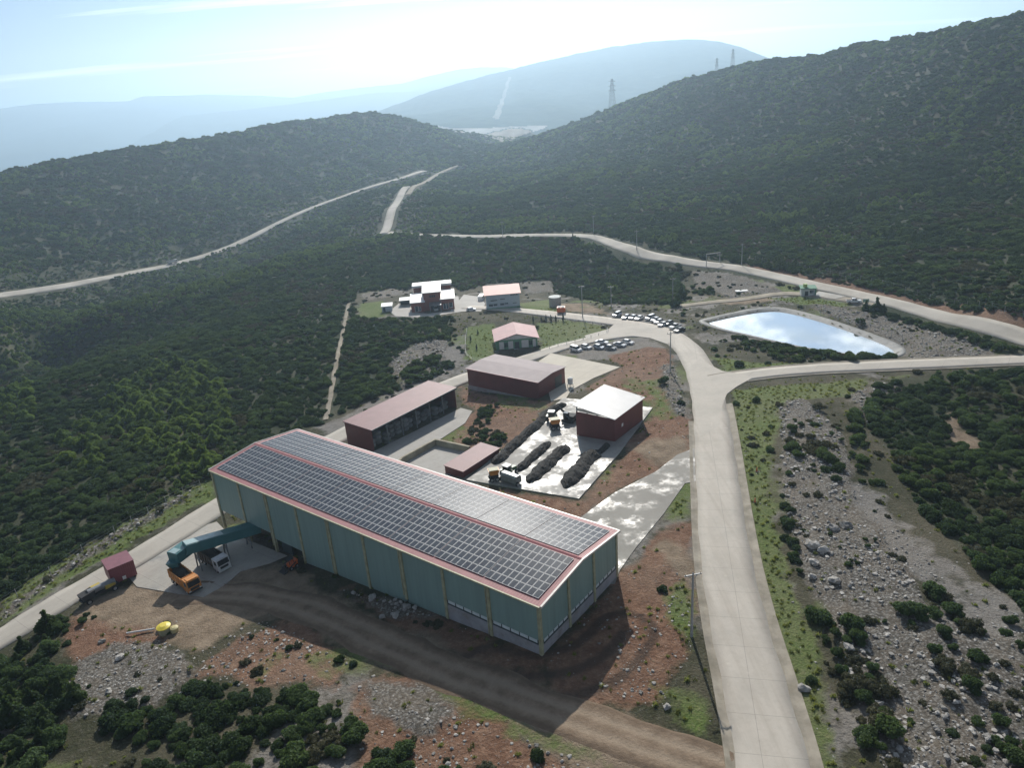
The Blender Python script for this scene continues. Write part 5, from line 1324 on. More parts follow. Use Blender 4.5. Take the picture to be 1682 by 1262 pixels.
# guard house by the upper road
p = at(1316, 487); k = thing('guard_house', 'white guard hut with green corner post and green roof by the upper road', 'guard hut', tuple(p), R(-12))
b = MB(); b.box(0, 4.6, 0, 3.2, -.8, 3.0); build('wall', b, M_WPAN, k); b = MB(); b.slab([(-.5, -.6, 3.1), (5.3, -.6, 3.1), (5.3, 3.6, 3.45), (-.5, 3.6, 3.45)], .25); build('roof', b, M_GREEN, k); b = MB(); b.box(4.6, 5.1, -.4, .1, -1.0, 3.05); build('corner_post', b, M_GREEN, k); b = MB(); b.box(1.2, 2.4, -.06, -.003, .2, 1.9); build('door', b, M_DARKF, k)
b = MB(); b.box(2.9, 4.2, -.05, -.003, 1.1, 2.2); build('window', b, M_WIN, k); b = MB(); b.cyl((1.4, 1.4, 3.2), (1.4, 1.4, 4.4), .75, n=14); build('roof_tank', b, mat('lime_tank', (.42, .52, .18), .5), k)

# ================================================================== machines, vehicles, street furniture
M_TYRE = mat('tyre_rubber', (.02, .02, .021), .9, var=.2); M_RIM = mat('wheel_rim', (.45, .45, .46), .4, metal=.6); M_CGLASS = mat('car_glass', (.015, .02, .025), .08, spec=.9, var=.1); M_LAMP = mat('lamp_lens', (.7, .7, .68), .15, var=.05); M_TAIL = mat('tail_lens', (.4, .02, .02), .25)
M_CHASSIS = mat('dark_chassis', (.03, .03, .032), .8, var=.2)
def paint(name, c): return mat(name, c, .28, var=.04, spec=.7)
P_WHITE = paint('car_white', (.78, .78, .77)); P_SILVER = paint('car_silver', (.50, .52, .54)); P_GREY = paint('car_grey', (.17, .18, .19)); P_BLUEG = paint('car_pale_blue', (.40, .46, .52)); P_BLACK = paint('car_black', (.025, .026, .03))
def wheel_mesh(r, w):
    b = MB(); b.cyl((0, -w / 2, 0), (0, w / 2, 0), r, n=16, mi=0); b.cyl((0, -w / 2 - .012, 0), (0, w / 2 + .012, 0), r * .58, n=12, mi=1); return mesh_of('wheel', b, [M_TYRE, M_RIM])
W_CAR = wheel_mesh(.33, .22); W_VAN = wheel_mesh(.36, .24); W_TRUCK = wheel_mesh(.52, .34); W_BIG = wheel_mesh(.8, .5)
PROF = {  # side profiles of body and glasshouse, nose towards +x
    'hatch': (4.1, 1.72, [(-2.03, .32), (2.0, .30), (2.05, .62), (1.9, .80), (1.0, .93), (-1.9, .98), (-2.05, .7)], [(-1.92, .95), (1.0, .92), (.25, 1.46), (-1.35, 1.48)]),
    'sedan': (4.5, 1.76, [(-2.2, .32), (2.2, .30), (2.25, .60), (2.1, .78), (1.05, .92), (-1.5, .95), (-2.2, .93), (-2.27, .6)], [(-1.75, .93), (1.05, .91), (.3, 1.42), (-1.0, 1.43)]),
    'van': (4.5, 1.8, [(-2.2, .34), (2.2, .32), (2.25, .75), (2.0, 1.0), (1.35, 1.1), (-2.2, 1.12)], [(-2.18, 1.1), (1.35, 1.08), (.7, 1.82), (-2.1, 1.84)]),
    'pickup': (5.1, 1.84, [(-2.5, .45), (2.5, .42), (2.55, .85), (2.4, 1.02), (1.2, 1.1), (-2.5, 1.1), (-2.55, .7)], [(-.75, 1.08), (1.2, 1.07), (.55, 1.74), (-.55, 1.75)])}
def make_car(kind, pt, loc, rot, label, group=None):
    L_, w, body, cab = PROF[kind]; o = thing('parked_car', label, 'car', loc, rot, group); h = w / 2
    b = MB(); n = len(body)
    for s0, s1, i0, i1 in ((-1, 1, .94, .94),):
        vs = [(x, -h * (1 if z < .8 else .93), z) for x, z in body] + [(x, h * (1 if z < .8 else .93), z) for x, z in body]
        b.add(vs, [(k, (k + 1) % n, n + (k + 1) % n, n + k) for k in range(n)] + [tuple(range(n - 1, -1, -1)), tuple(range(n, 2 * n))])
    build('body', b, pt, o)
    a, c, d, e = cab; g = MB(); hi, ht = h * .9, h * .74
    g.hexa([(a[0], -hi, a[1]), (c[0], -hi, c[1]), (c[0], hi, c[1]), (a[0], hi, a[1]), (e[0], -ht, e[1] - .07), (d[0], -ht, d[1] - .07), (d[0], ht, d[1] - .07), (e[0], ht, e[1] - .07)]); build('windows', g, M_CGLASS, o)
    r = MB(); r.hexa([(e[0] - .02, -ht - .01, e[1] - .07), (d[0] + .04, -ht - .01, d[1] - .07), (d[0] + .04, ht + .01, d[1] - .07), (e[0] - .02, ht + .01, e[1] - .07), (e[0] + .1, -ht + .1, e[1]), (d[0] - .1, -ht + .1, d[1]), (d[0] - .1, ht - .1, d[1]), (e[0] + .1, ht - .1, e[1])])
    for s in (-1, 1):   # door pillars
        mx = (a[0] + c[0]) / 2 - .1; tx = (e[0] + d[0]) / 2; r.bar((mx, s * (hi + .005), a[1]), (tx, s * (ht + .012), e[1] - .06), .1, .05)
    build('roof', r, pt, o)
    if kind == 'pickup': t_ = MB(); t_.box(-2.4, -.85, -h * .8, h * .8, 1.09, 1.112); build('load_bed', t_, M_CHASSIS, o)
    if kind == 'van': t_ = MB(); [t_.box(-2.0, .1, s * h * .93 - .02 * s - .015, s * h * .93 - .02 * s + .015, 1.12, 1.16) for s in (-1, 1)]; build('trim', t_, pt, o)
    for s in (-1, 1):
        m = MB(); m.box(L_ / 2 - .16, L_ / 2 + .01, s * h * .72 - .2, s * h * .72 + .2, .62, .76); build('headlight', m, M_LAMP, o)
        m = MB(); m.box(-L_ / 2 - .02, -L_ / 2 + .1, s * h * .78 - .14, s * h * .78 + .14, .68, .88); build('tail_light', m, M_TAIL, o)
        for x in (L_ * .30, -L_ * .29): part('wheel', W_VAN if kind in ('van', 'pickup') else W_CAR, o, (x, s * (h - .1), .33))
    return o
def zat(u, v, off=0): p = at(u, v); return (p[0], p[1], p[2] + off)
G1, G2 = 'cars parked on the gravel lot inside the road bend', 'cars parked along the outer edge of the road bend'
for u, v, kd, pt, rot, lb in (
        (946, 577, 'van', P_WHITE, -52, 'white van nearest the concrete apron on the inner gravel lot'), (963, 573, 'hatch', P_SILVER, -48, 'silver hatchback second from the apron on the inner gravel lot'), (984, 573, 'hatch', P_BLUEG, -50, 'pale blue grey car in the middle of the inner gravel lot'),
        (989, 565, 'sedan', P_WHITE, -35, 'white saloon behind the pale blue grey car on the inner lot'), (1003, 574, 'hatch', P_GREY, -48, 'dark grey car with a pale bonnet on the inner gravel lot'), (1018, 569, 'sedan', P_SILVER, -45, 'silver saloon, second from the road end of the inner lot'), (1031.5, 565, 'hatch', P_WHITE, -45, 'white car at the road end of the inner gravel lot')):
    make_car(kd, pt, zat(u, v, .05), R(rot), lb, G1)
for u, v, kd, pt, rot, lb in (
        (1013.5, 520, 'van', P_SILVER, 228, 'silver van alone at the start of the outer row'), (1028.5, 523.5, 'hatch', P_BLUEG, 228, 'pale blue hatchback second in the outer row'), (1039.5, 524, 'hatch', P_SILVER, 228, 'silver hatchback third in the outer row'), (1050, 525, 'sedan', P_WHITE, 226, 'white saloon fourth in the outer row before the gap'),
        (1068, 525, 'van', P_WHITE, 222, 'tall white van first after the gap in the outer row'), (1076.5, 528, 'hatch', P_SILVER, 222, 'silver hatchback beside the tall white van'), (1082, 531, 'hatch', P_WHITE, 222, 'small white hatchback in the crowded part of the outer row'), (1089, 535.5, 'sedan', P_WHITE, 220, 'long white saloon in the crowded part of the outer row'),
        (1098.5, 533.5, 'hatch', P_GREY, 222, 'dark grey hatchback behind the long white saloon'), (1109, 539.5, 'pickup', P_WHITE, 218, 'white pickup next to last in the outer row'), (1116, 545, 'sedan', P_BLACK, 216, 'black saloon with a bright bonnet ending the outer row')):
    make_car(kd, pt, zat(u, v, .05), R(rot), lb, G2)
make_car('pickup', P_WHITE, zat(1402, 498, .05), R(-14), 'lone white pickup parked by the guard hut above the pond')
make_car('van', P_WHITE, zat(716, 510, .1), R(-80), 'white van under the canopy of the brick office')
make_car('hatch', P_WHITE, zat(774, 511, .1), R(4), 'white car half hidden by scrub in front of the office yard')

def lorry(label, name, loc, rot, pt, box_pt, kind, L_=7.6):
    o = thing(name, label, 'truck', loc, rot); h = 1.22
    b = MB(); b.box(-L_ / 2, L_ / 2 - .2, -.45, .45, .62, .95); b.box(-L_ / 2 + .2, -L_ / 2 + .6, -1.1, 1.1, .55, .8); build('chassis', b, M_CHASSIS, o)
    xc = L_ / 2; cb = MB(); cb.prism([(xc - 1.9, .75), (xc, .7), (xc, 1.75), (xc - .25, 2.75), (xc - .5, 2.9), (xc - 1.9, 2.9)], -h, h); c = build('cab', cb, pt, o)
    g = MB(); g.hexa([(xc + .005, -h + .12, 1.72), (xc + .02, -h + .12, 1.72), (xc + .02, h - .12, 1.72), (xc + .005, h - .12, 1.72), (xc - .24, -h + .16, 2.68), (xc - .215, -h + .16, 2.68), (xc - .215, h - .16, 2.68), (xc - .24, h - .16, 2.68)])
    for s in (-1, 1): g.box(xc - 1.25, xc - .45, s * h - .015, s * h + .015, 1.75, 2.55)
    build('windscreen', g, M_CGLASS, c)
    m = MB(); m.box(xc - .02, xc + .12, -h, h, .5, .85); build('bumper', m, M_WPAN if kind == 'white' else M_CHASSIS, c)
    m = MB(); m.box(xc - .005, xc + .03, -.8, .8, 1.0, 1.5); build('grille', m, M_CHASSIS, c)
    for s in (-1, 1): m = MB(); m.box(xc - .02, xc + .135, s * .95 - .18, s * .95 + .18, .87, 1.02); build('headlight', m, M_LAMP, c)
    m = MB(); m.box(xc - 1.5, xc - .3, -.9, .9, 2.9, 3.0); build('roof_hatch', m, pt, c)
    x0, x1 = -L_ / 2, xc - 2.1; bx = MB(); t_ = .1; zt = 2.75
    bx.box(x0, x1, -h, h, 1.0, 1.15); bx.box(x0, x1, -h, -h + t_, 1.15, zt); bx.box(x0, x1, h - t_, h, 1.15, zt); bx.box(x1 - t_, x1, -h + t_, h - t_, 1.15, zt + .15); bx.box(x0, x0 + t_, -h + t_, h - t_, 1.15, zt - .1)
    for k in range(6): xx = x0 + (x1 - x0) * (k + .5) / 6; [bx.box(xx - .06, xx + .06, s * h - (.08 if s < 0 else 0), s * h + (.08 if s > 0 else 0), 1.1, zt) for s in (-1, 1)]
    body = build('tipper_body', bx, box_pt, o)
    ld = MB(); ld.lump(((x0 + x1) / 2, 0, 2.35), 1.0, 5, 2, .12, ((x1 - x0) / 2 - .15, h - .14, .45)); build('load', ld, M_COMPOST, o, smooth=True)
    for s in (-1, 1):
        for x in (xc - 1.0, x0 + 1.0, x0 + 2.15): part('wheel', W_TRUCK, o, (x, s * (h - .2), .52))
    return o
M_COMPOST = mat('dark_compost', (.020, .018, .016), .95, var=.45, scale=2.5, bump=.9, bscale=4, dirt=(.045, .038, .03), dirt_amt=.5)
P_TORANGE = mat('truck_orange', (.58, .23, .045), .5, var=.12, dirt=(.30, .15, .06), dirt_amt=.5)
P_TWHITE = mat('truck_white', (.62, .62, .62), .5, var=.08, dirt=(.35, .32, .28), dirt_amt=.5)
M_BROWNB = mat('brown_tipper', (.07, .05, .038), .7, var=.25)
def place_lorry(rear, front, *a):
    r = at(*rear); f = at(*front); mid = (r + f) / 2; return lorry(a[0], a[1], (mid[0], mid[1], mid[2] + .12), math.atan2(f[1] - r[1], f[0] - r[0]), *a[2:])
place_lorry((289, 952), (325, 976), 'orange tipper truck being loaded under the teal conveyor', 'tipper_truck', P_TORANGE, P_TORANGE, 'orange')
place_lorry((337, 921), (371, 939), 'white cab tipper truck waiting in the shade below the conveyor', 'tipper_truck', P_TWHITE, M_BROWNB, 'white')

# teal conveyor gallery from under the hall to above the trucks
M_CONV = ribbed('conveyor_teal', (.045, .165, .175), .6, 'X', .4, .12, dirt=(.04, .09, .09), strength=.3, spec=.6)
def hallpt(x, y, z): q = HALL + AX * x + AY * y; return np.array([q[0], q[1], z])
def zp3(u, v, z): q = zplane(u, v, z); return np.array([q[0], q[1], z])
c0 = hallpt(1.0, 6 * bay + 15.5, -1.6); c1 = zp3(303, 901, .2); c2 = zp3(303, 903, -.5); c3 = zp3(284, 917, -.6)
cv = thing('conveyor', 'teal enclosed conveyor gallery running from under the hall to above the trucks', 'conveyor', tuple(c1 * [1, 1, 0] + [0, 0, gz(c1[0], c1[1])]), 0)
o_ = np.array(cv.location)
b = MB(); b.bar(c0 - o_, c1 - o_, 2.3, 1.9); build('upper_gallery', b, M_CONV, cv)
b = MB(); b.bar(c2 - o_ + (c2 - c3) / np.linalg.norm(c2 - c3) * .8, c3 - o_, 2.5, 2.0); build('lower_gallery', b, M_CONV, cv)
M_LIGHTTEAL = mat('pale_teal_cover', (.30, .42, .43), .35, var=.15)
dv = (c0 - c1) / np.linalg.norm(c0 - c1); b = MB(); b.bar(c1 - o_ + dv * .2 + np.array([0, 0, 1.02]), c1 - o_ + dv * 7 + np.array([0, 0, 1.02]), 1.9, .08); build('roof_cover', b, M_LIGHTTEAL, cv)
b = MB(); b.bar(c3 - o_ + np.array([0, 0, 1.05]), c3 - o_ + (c2 - c3) * .5 + np.array([0, 0, 1.05]), 1.7, .08); build('roof_cover', b, M_LIGHTTEAL, cv)
b = MB(); e = c3 - o_; b.hexa([(e[0] - .5, e[1] - .5, e[2] - 2.4), (e[0] + .5, e[1] - .5, e[2] - 2.4), (e[0] + .5, e[1] + .5, e[2] - 2.4), (e[0] - .5, e[1] + .5, e[2] - 2.4), (e[0] - 1.1, e[1] - 1, e[2] - .6), (e[0] + 1.1, e[1] - 1, e[2] - .6), (e[0] + 1.1, e[1] + 1, e[2] - .6), (e[0] - 1.1, e[1] + 1, e[2] - .6)]); build('chute', b, M_CONV, cv)
for f_ in (.12, .5, .82):
    q = c1 + (c0 - c1) * f_ - o_; g_ = gz(q[0] + o_[0], q[1] + o_[1]) - o_[2]; b = MB(); nx, ny = -dv[1], dv[0]
    for s in (-1, 1): b.bar((q[0] + nx * s * 1.3, q[1] + ny * s * 1.3, g_ - .2), (q[0] + nx * s * .9, q[1] + ny * s * .9, q[2] - .9), .22)
    b.bar((q[0] + nx * 1.2, q[1] + ny * 1.2, g_ + 1), (q[0] - nx * 1.0, q[1] - ny * 1.0, q[2] - 1.2), .12); b.bar((q[0] - nx * 1.2, q[1] - ny * 1.2, g_ + 1), (q[0] + nx * 1.0, q[1] + ny * 1.0, q[2] - 1.2), .12); build('trestle', b, M_STEEL, cv)

# maroon container and yellow screening machine on the lower road
M_MAROON = ribbed('maroon_container', (.20, .045, .06), .35, 'X', .5, .12, dirt=(.13, .035, .04), strength=.8)
p = at(186, 966); k = thing('container', 'maroon steel box container at the edge of the lower road', 'container', (p[0], p[1], p[2] + .05), R(40)); b = MB(); b.box(0, 4.4, 0, 4.6, .55, 3.7); build('box', b, M_MAROON, k); b = MB(); b.box(-.06, 4.46, -.06, 4.66, 3.7, 3.82); build('lid', b, mat('maroon_top', (.22, .075, .095), .45, var=.12), k); b = MB(); [b.box(x, x + .35, .2, 4.4, -.1, .55) for x in (.2, 3.85)]; build('skid', b, M_CHASSIS, k)
b = MB(); b.box(1.9, 2.5, -.05, -.004, .7, 1.4); build('plate', b, M_WHITE, k)
M_YEL = mat('machine_yellow', (.48, .36, .05), .55, var=.15, dirt=(.2, .15, .05), dirt_amt=.6)
r = at(146, 990); f = at(186, 968); mid = (r + f) / 2; k = thing('screening_machine', 'low black and yellow screening machine in front of the maroon container', 'machine', (mid[0], mid[1], mid[2]), math.atan2(f[1] - r[1], f[0] - r[0]))
b = MB(); b.box(-3.4, 3.2, -.7, .7, .7, 1.1); b.prism([(-3.2, 1.1), (-1.2, 1.1), (-1.0, 2.2), (-3.4, 2.0)], -.9, .9); build('frame', b, M_CHASSIS, k); b = MB(); b.box(-1.2, .6, .1, 1.1, 1.9, 2.15); b.prism([(.8, 1.1), (2.6, 1.1), (2.6, 1.5), (.8, 1.8)], -.8, .8); build('yellow_cover', b, M_YEL, k); b = MB(); b.cyl((-2.0, 0, 1.8), (2.8, 0, 1.5), .62, n=12); build('drum', b, M_STEEL, k)
for s in (-1, 1):
    for x in (-2.4, 2.2): part('wheel', W_TRUCK, k, (x, s * .9, .52))
# yellow tank on the waste heap
p = at_rel(272, 1041); k = thing('yellow_tank', 'bright yellow round tank lid with a smaller cream drum on the waste heap', 'tank', p, R(20)); M_BY = mat('bright_yellow', (.72, .58, .06), .5, var=.08, dirt=(.5, .38, .08), dirt_amt=.3)
b = MB(); b.cyl((0, 0, -.2), (0, 0, 1.2), .95, 1.0, 18); build('tank_body', b, M_CREAM, k); b = MB(); b.cyl((0, 0, 1.2), (0, 0, 1.32), 1.12, n=20); b.cyl((0, 0, 1.32), (0, 0, 1.55), 1.08, .5, 20); build('lid', b, M_BY, k); b = MB(); b.cyl((1.5, -.5, -.2), (1.5, -.5, .85), .62, n=14); b.cyl((1.5, -.5, .85), (1.5, -.5, 1.0), .66, .3, 14); build('drum', b, mat('cream_drum', (.55, .48, .24), .6), k)
p = at_rel(232, 1041); k = thing('pipe', 'pale pipe lying on the waste heap left of the yellow tank', 'pipe', p, R(8)); b = MB(); b.cyl((-2.2, 0, .35), (2.2, 0, .35), .14, n=10); build('tube', b, M_WHITE, k)
# small orange loader in the shade of the hall
p = at_rel(478, 934); k = thing('mini_loader', 'small orange loader parked in the shade against the green hall', 'loader', p, R(-130)); b = MB(); b.box(-1.2, .4, -.65, .65, .35, 1.1); b.box(-1.3, -.6, -.6, .6, 1.1, 1.5); build('body', b, M_ORANGE, k); b = MB(); [b.bar((-.5 + q_, s * .55, 1.1), (-.4 + q_ * .9, s * .5, 2.0), .08) for q_ in (0, .9) for s in (-1, 1)]; b.box(-.6, .5, -.6, .6, 2.0, 2.1); build('cab_frame', b, M_CHASSIS, k); b = MB(); [b.bar((-.8, s * .75, 1.2), (1.3, s * .75, .5), .14) for s in (-1, 1)]; b.prism([(1.2, .1), (2.0, .05), (2.0, .15), (1.35, .3), (1.3, .8), (1.2, .8)], -.85, .85); build('bucket', b, M_CHASSIS, k)
for s in (-1, 1):
    for x in (-.85, .35): part('wheel', W_VAN, k, (x, s * .72, .36))

# compost windrows on the wet pad
def windrow(label, pts_px, w, h, seed):
    pl = densify(smooth_line(np.array([at(*p)[:2] for p in pts_px]), 1), .55); n = len(pl); c = pl[0]; z0 = gz(*c) + .25
    o = MB(); tg = np.gradient(pl, axis=0); tg /= np.linalg.norm(tg, axis=1)[:, None]; nr = np.stack([-tg[:, 1], tg[:, 0]], -1); J = 13; vs = []
    for i in range(n):
        e = min(i, n - 1 - i) * .55; k = math.sqrt(min(1, (e + .02) / (w * .55))); zb_ = gz(*pl[i]) + .24 - z0
        wob = 1 + .10 * math.sin(i * .37 + seed) + .06 * math.sin(i * 1.1 + seed)
        for j in range(J):
            a = -1 + 2 * j / (J - 1); q = pl[i] + nr[i] * (a * w / 2 * k * wob); hh_ = h * wob * k * (1 - abs(a) ** 1.7); jz = .22 * (random.random() - .5) * (1 if 0 < j < J - 1 else 0)
            vs.append((q[0] - c[0] + .25 * (random.random() - .5), q[1] - c[1] + .25 * (random.random() - .5), zb_ - .02 + max(0, hh_ + jz)))
    o.add(vs, [(i * J + j, i * J + j + 1, (i + 1) * J + j + 1, (i + 1) * J + j) for i in range(n - 1) for j in range(J - 1)])
    ob = build('compost_windrow', o, M_COMPOST, None, (c[0], c[1], z0)); tag(ob, label, 'compost heap', 'compost windrows on the wet pad'); return ob
windrow('longest dark compost windrow, along the left edge of the wet pad', [(812, 765), (850, 728), (885, 698), (905, 677), (930, 665)], 3.5, 1.2, 1)
windrow('short dark compost windrow between the longest one and the middle of the pad', [(850, 777), (876, 753), (904, 728)], 3.0, 1.0, 2)
windrow('straight dark compost windrow in the middle of the pad with rounded ends', [(868, 796), (895, 769), (932, 735)], 3.9, 1.15, 3)
windrow('broad dark compost windrow nearest the red square shed, with a thin tail', [(928, 805), (945, 782), (970, 752), (985, 742)], 4.4, 1.25, 4)
windrow('little tail of compost trailing to the corner of the red square shed', [(978, 750), (992, 740), (999, 731)], 1.8, .7, 5)

P_TGREEN = mat('tractor_green', (.035, .12, .05), .45, var=.15, dirt=(.06, .07, .04), dirt_amt=.5); P_MORANGE = mat('machine_orange', (.60, .24, .05), .5, var=.12, dirt=(.35, .18, .07), dirt_amt=.4)
def tractor(label, loc, rot, hood, with_box):
    o = thing('tractor', label, 'tractor', loc, rot)
    b = MB(); b.prism([(.2, .8), (2.2, .8), (2.25, 1.5), (.2, 1.75)], -.45, .45); b.box(-1.2, .3, -.5, .5, .6, 1.2); build('body', b, hood, o)
    b = MB(); b.hexa([(-1.1, -.75, 1.2), (.3, -.75, 1.2), (.3, .75, 1.2), (-1.1, .75, 1.2), (-1.0, -.65, 2.55), (.1, -.65, 2.55), (.1, .65, 2.55), (-1.0, .65, 2.55)]); cb = build('cab', b, M_CGLASS, o)
    b = MB(); b.box(-1.25, .3, -.85, .85, 2.55, 2.75); build('cab_roof', b, M_WHITE, cb); b = MB(); [b.bar((x, s * .75, 1.2), (x * .92, s * .66, 2.55), .09) for x in (-1.1, .3) for s in (-1, 1)]; build('pillars', b, hood, cb)
    for s in (-1, 1): part('wheel', W_BIG, o, (-.8, s * .95, .8)); part('wheel', W_TRUCK, o, (1.6, s * .85, .52)); m = MB(); m.box(-1.6, 0, s * .95 - .28, s * .95 + .28, 1.62, 1.70); build('mudguard', m, hood, o)
    return o
p = at(836, 783); tractor('green tractor with a white cab roof between the ends of two windrows', (p[0], p[1], p[2] + .27), R(48), P_TGREEN, 0)
p = at(840, 795); k = thing('windrow_turner', 'wide grey compost turner hitched below the green tractor', 'machine', (p[0], p[1], p[2] + .27), R(48)); b = MB(); b.prism([(-.9, .5), (.9, .5), (.9, 1.8), (.4, 2.2), (-.6, 2.2), (-.9, 1.7)], -2.1, 2.1); build('hood', b, M_STEEL, k); b = MB(); b.cyl((0, -2.0, .45), (0, 2.0, .45), .4, n=12); [b.box(math.cos(j * 1.3) * .35 - .06, math.cos(j * 1.3) * .35 + .06, -1.9 + j * .3, -1.78 + j * .3, .2, .9) for j in range(13)]; build('rotor', b, M_CHASSIS, k)
for s in (-1, 1): part('wheel', W_TRUCK, k, (-.6, s * 2.3, .52))
def hopper(label, p, rot, s):
    k = thing('orange_hopper', label, 'hopper', p, rot); b = MB(); b.hexa([(-1.0 * s, -.8 * s, 1.5), (1.0 * s, -.8 * s, 1.5), (1.0 * s, .8 * s, 1.5), (-1.0 * s, .8 * s, 1.5), (-1.4 * s, -1.1 * s, 2.6), (1.4 * s, -1.1 * s, 2.6), (1.4 * s, 1.1 * s, 2.6), (-1.4 * s, 1.1 * s, 2.6)]); build('bin', b, P_MORANGE, k); b = MB(); b.box(-1.2 * s, 1.2 * s, -.9 * s, .9 * s, 2.6, 2.72); build('cover', b, M_CREAM, k); b = MB(); b.box(-1.1 * s, 1.1 * s, -.7 * s, .7 * s, .5, 1.5); [b.bar((x * s, y * s, 0), (x * s, y * s, 1.6), .16) for x in (-1, 1) for y in (-.8, .8)]; build('stand', b, M_CHASSIS, k)
    for x in (-.7, .7): part('wheel', W_TRUCK, k, (x * s, -.95 * s, .52)); part('wheel', W_TRUCK, k, (x * s, .95 * s, .52))
p = at(812, 791); hopper('orange hopper trailer beside the grey turner at the near end of the pad', (p[0], p[1], p[2] + .27), R(10), .85)
p = at(912, 706); hopper('orange hopper trailer halfway along the longest windrow', (p[0], p[1], p[2] + .27), R(8), .95)
p = at(907, 692); tractor('tractor with a white cab roof pulling the upper orange hopper', (p[0], p[1], p[2] + .27), R(75), P_TGREEN, 0)
p = at(935, 694); k = thing('excavator', 'dark excavator standing against the left wall of the red square shed', 'excavator', (p[0], p[1], p[2] + .27), R(150)); b = MB(); [b.box(-1.6, 1.6, s * 1.0 - .28, s * 1.0 + .28, .05, .75) for s in (-1, 1)]; build('tracks', b, M_TYRE, k); b = MB(); b.box(-1.7, .6, -1.1, 1.1, .85, 1.9); build('body', b, M_CHASSIS, k); b = MB(); b.box(-.2, 1.1, .15, 1.1, .9, 2.6); build('cab', b, M_CGLASS, k); b = MB(); b.bar((.5, -.3, 1.4), (2.6, -.3, 3.2), .35, .45); b.bar((2.6, -.3, 3.2), (4.0, -.3, 1.6), .28, .35); build('boom', b, M_CHASSIS, k); b = MB(); b.prism([(3.6, .7), (4.5, .6), (4.4, 1.5), (3.9, 1.7)], -.75, .15); build('bucket', b, M_STEEL, k)

# utility poles
M_POLE = mat('pole_concrete', (.36, .36, .35), .8, var=.12); M_INS = mat('insulator', (.25, .16, .10), .3)
def make_pole(label, base, h, rot, arms=True, lamp=False):
    p = at_rel(*base); o = thing('utility_pole', label, 'utility pole', p, rot, 'utility poles along the roads')
    b = MB(); b.cyl((0, 0, -.5), (0, 0, h), .22, .12, 10); build('pole', b, M_POLE, o)
    b = MB(); b.box(-1.25, 1.25, -.07, .07, h - .45, h - .30); b.bar((-.7, 0, h - .4), (0, .0, h - 1.2), .06); b.bar((.7, 0, h - .4), (0, 0, h - 1.2), .06); c = build('crossarm', b, M_STEEL, o)
    for x in (-1.1, 0, 1.1): b = MB(); b.cyl((x, 0, h - .30 if x else h), (x, 0, h - .02 if x else h + .28), .07, .05, 8); build('insulator', b, M_INS, c)
    if lamp: b = MB(); b.bar((0, 0, h - 1.6), (1.8, 0, h - 1.2), .09); b.box(1.6, 2.4, -.14, .14, h - 1.3, h - 1.14); build('lamp_arm', b, M_STEEL, o)
for base, h, rot, lb in (((1136, 1046), 10.8, 10, 'tall grey utility pole with a crossarm on the near left verge of the concrete road'), ((1101, 613), 12.0, 30, 'utility pole at the inside of the road bend by the last parked cars'), ((957, 522), 12.6, 5, 'utility pole standing on the lawn edge behind the pink roofed house'),
                         ((1004, 504), 8.6, 5, 'shorter utility pole left of the row of parked cars'), ((1105, 492), 8.8, 5, 'utility pole rising behind a dark bush near the pond'), ((1218, 436), 9.6, 20, 'utility pole by the upper road right of the height frame'),
                         ((1046, 411), 10.0, 20, 'utility pole above the bend of the upper road'), ((975, 384), 10.5, 5, 'utility pole where the upper road starts to descend'), ((826, 389), 9.5, 5, 'far utility pole beside the straight upper road')):
    make_pole(lb, base, h, R(rot))

# lattice pylons on the skyline
def pylon(label, u, vb, d, h):
    r = ray(u, vb); x, y = r[0] * d, r[1] * d; zg = float(relief(np.array([x]), np.array([y]))[0]); o = thing('pylon', label, 'pylon', (x, y, zg - 1), R(15), 'power line pylons on the ridges'); w0, w1 = h * .10, h * .022
    for sx in (-1, 1):
        for sy in (-1, 1): b = MB(); b.bar((sx * w0, sy * w0, 0), (sx * w1, sy * w1, h), h * .0045); build('leg', b, M_STEEL, o)
    b = MB()
    for k_ in range(9):
        a, c = k_ / 9, (k_ + 1) / 9; wa, wc = w0 + (w1 - w0) * a, w0 + (w1 - w0) * c
        for s in (-1, 1): b.bar((-wa, s * wa, h * a), (wc, s * wc, h * c), h * .004); b.bar((wa, s * wa, h * a), (-wc, s * wc, h * c), h * .0045); b.bar((s * wa, -wa, h * a), (s * wc, wc, h * c), h * .0045); b.bar((s * wa, wa, h * a), (s * wc, -wc, h * c), h * .0045)
    build('lattice', b, M_STEEL, o)
    for z in (.66, .79, .92): b = MB(); b.bar((-h * .12, 0, h * z), (h * .12, 0, h * z), h * .009); b.bar((-h * .12, 0, h * z), (0, 0, h * (z + .05)), h * .0045); b.bar((h * .12, 0, h * z), (0, 0, h * (z + .05)), h * .0045); build('crossarm', b, M_STEEL, o)
pylon('tall lattice pylon standing on the crest of the right ridge', 1006, 184, 1215, 50)
pylon('faint left lattice pylon behind the right ridge', 1177, 120, 1030, 24); pylon('faint right lattice pylon behind the right ridge', 1203, 117, 1000, 26); pylon('small lattice pylon beside the road in the distant saddle', 799, 247, 1290, 27)

# height frame across the upper road
a = at(1160, 438); c = at(1182, 431); k = thing('height_frame', 'grey goalpost height frame spanning the upper road', 'height frame', tuple(a), math.atan2(c[1] - a[1], c[0] - a[0])); L_ = math.hypot(c[0] - a[0], c[1] - a[1])
for x in (0, L_): b = MB(); b.cyl((x, 0, -1), (x, 0, 5.4), .16, n=8); build('post', b, M_POLE, k)
b = MB(); b.box(-.2, L_ + .2, -.18, .18, 5.4, 5.8); build('beam', b, M_POLE, k)
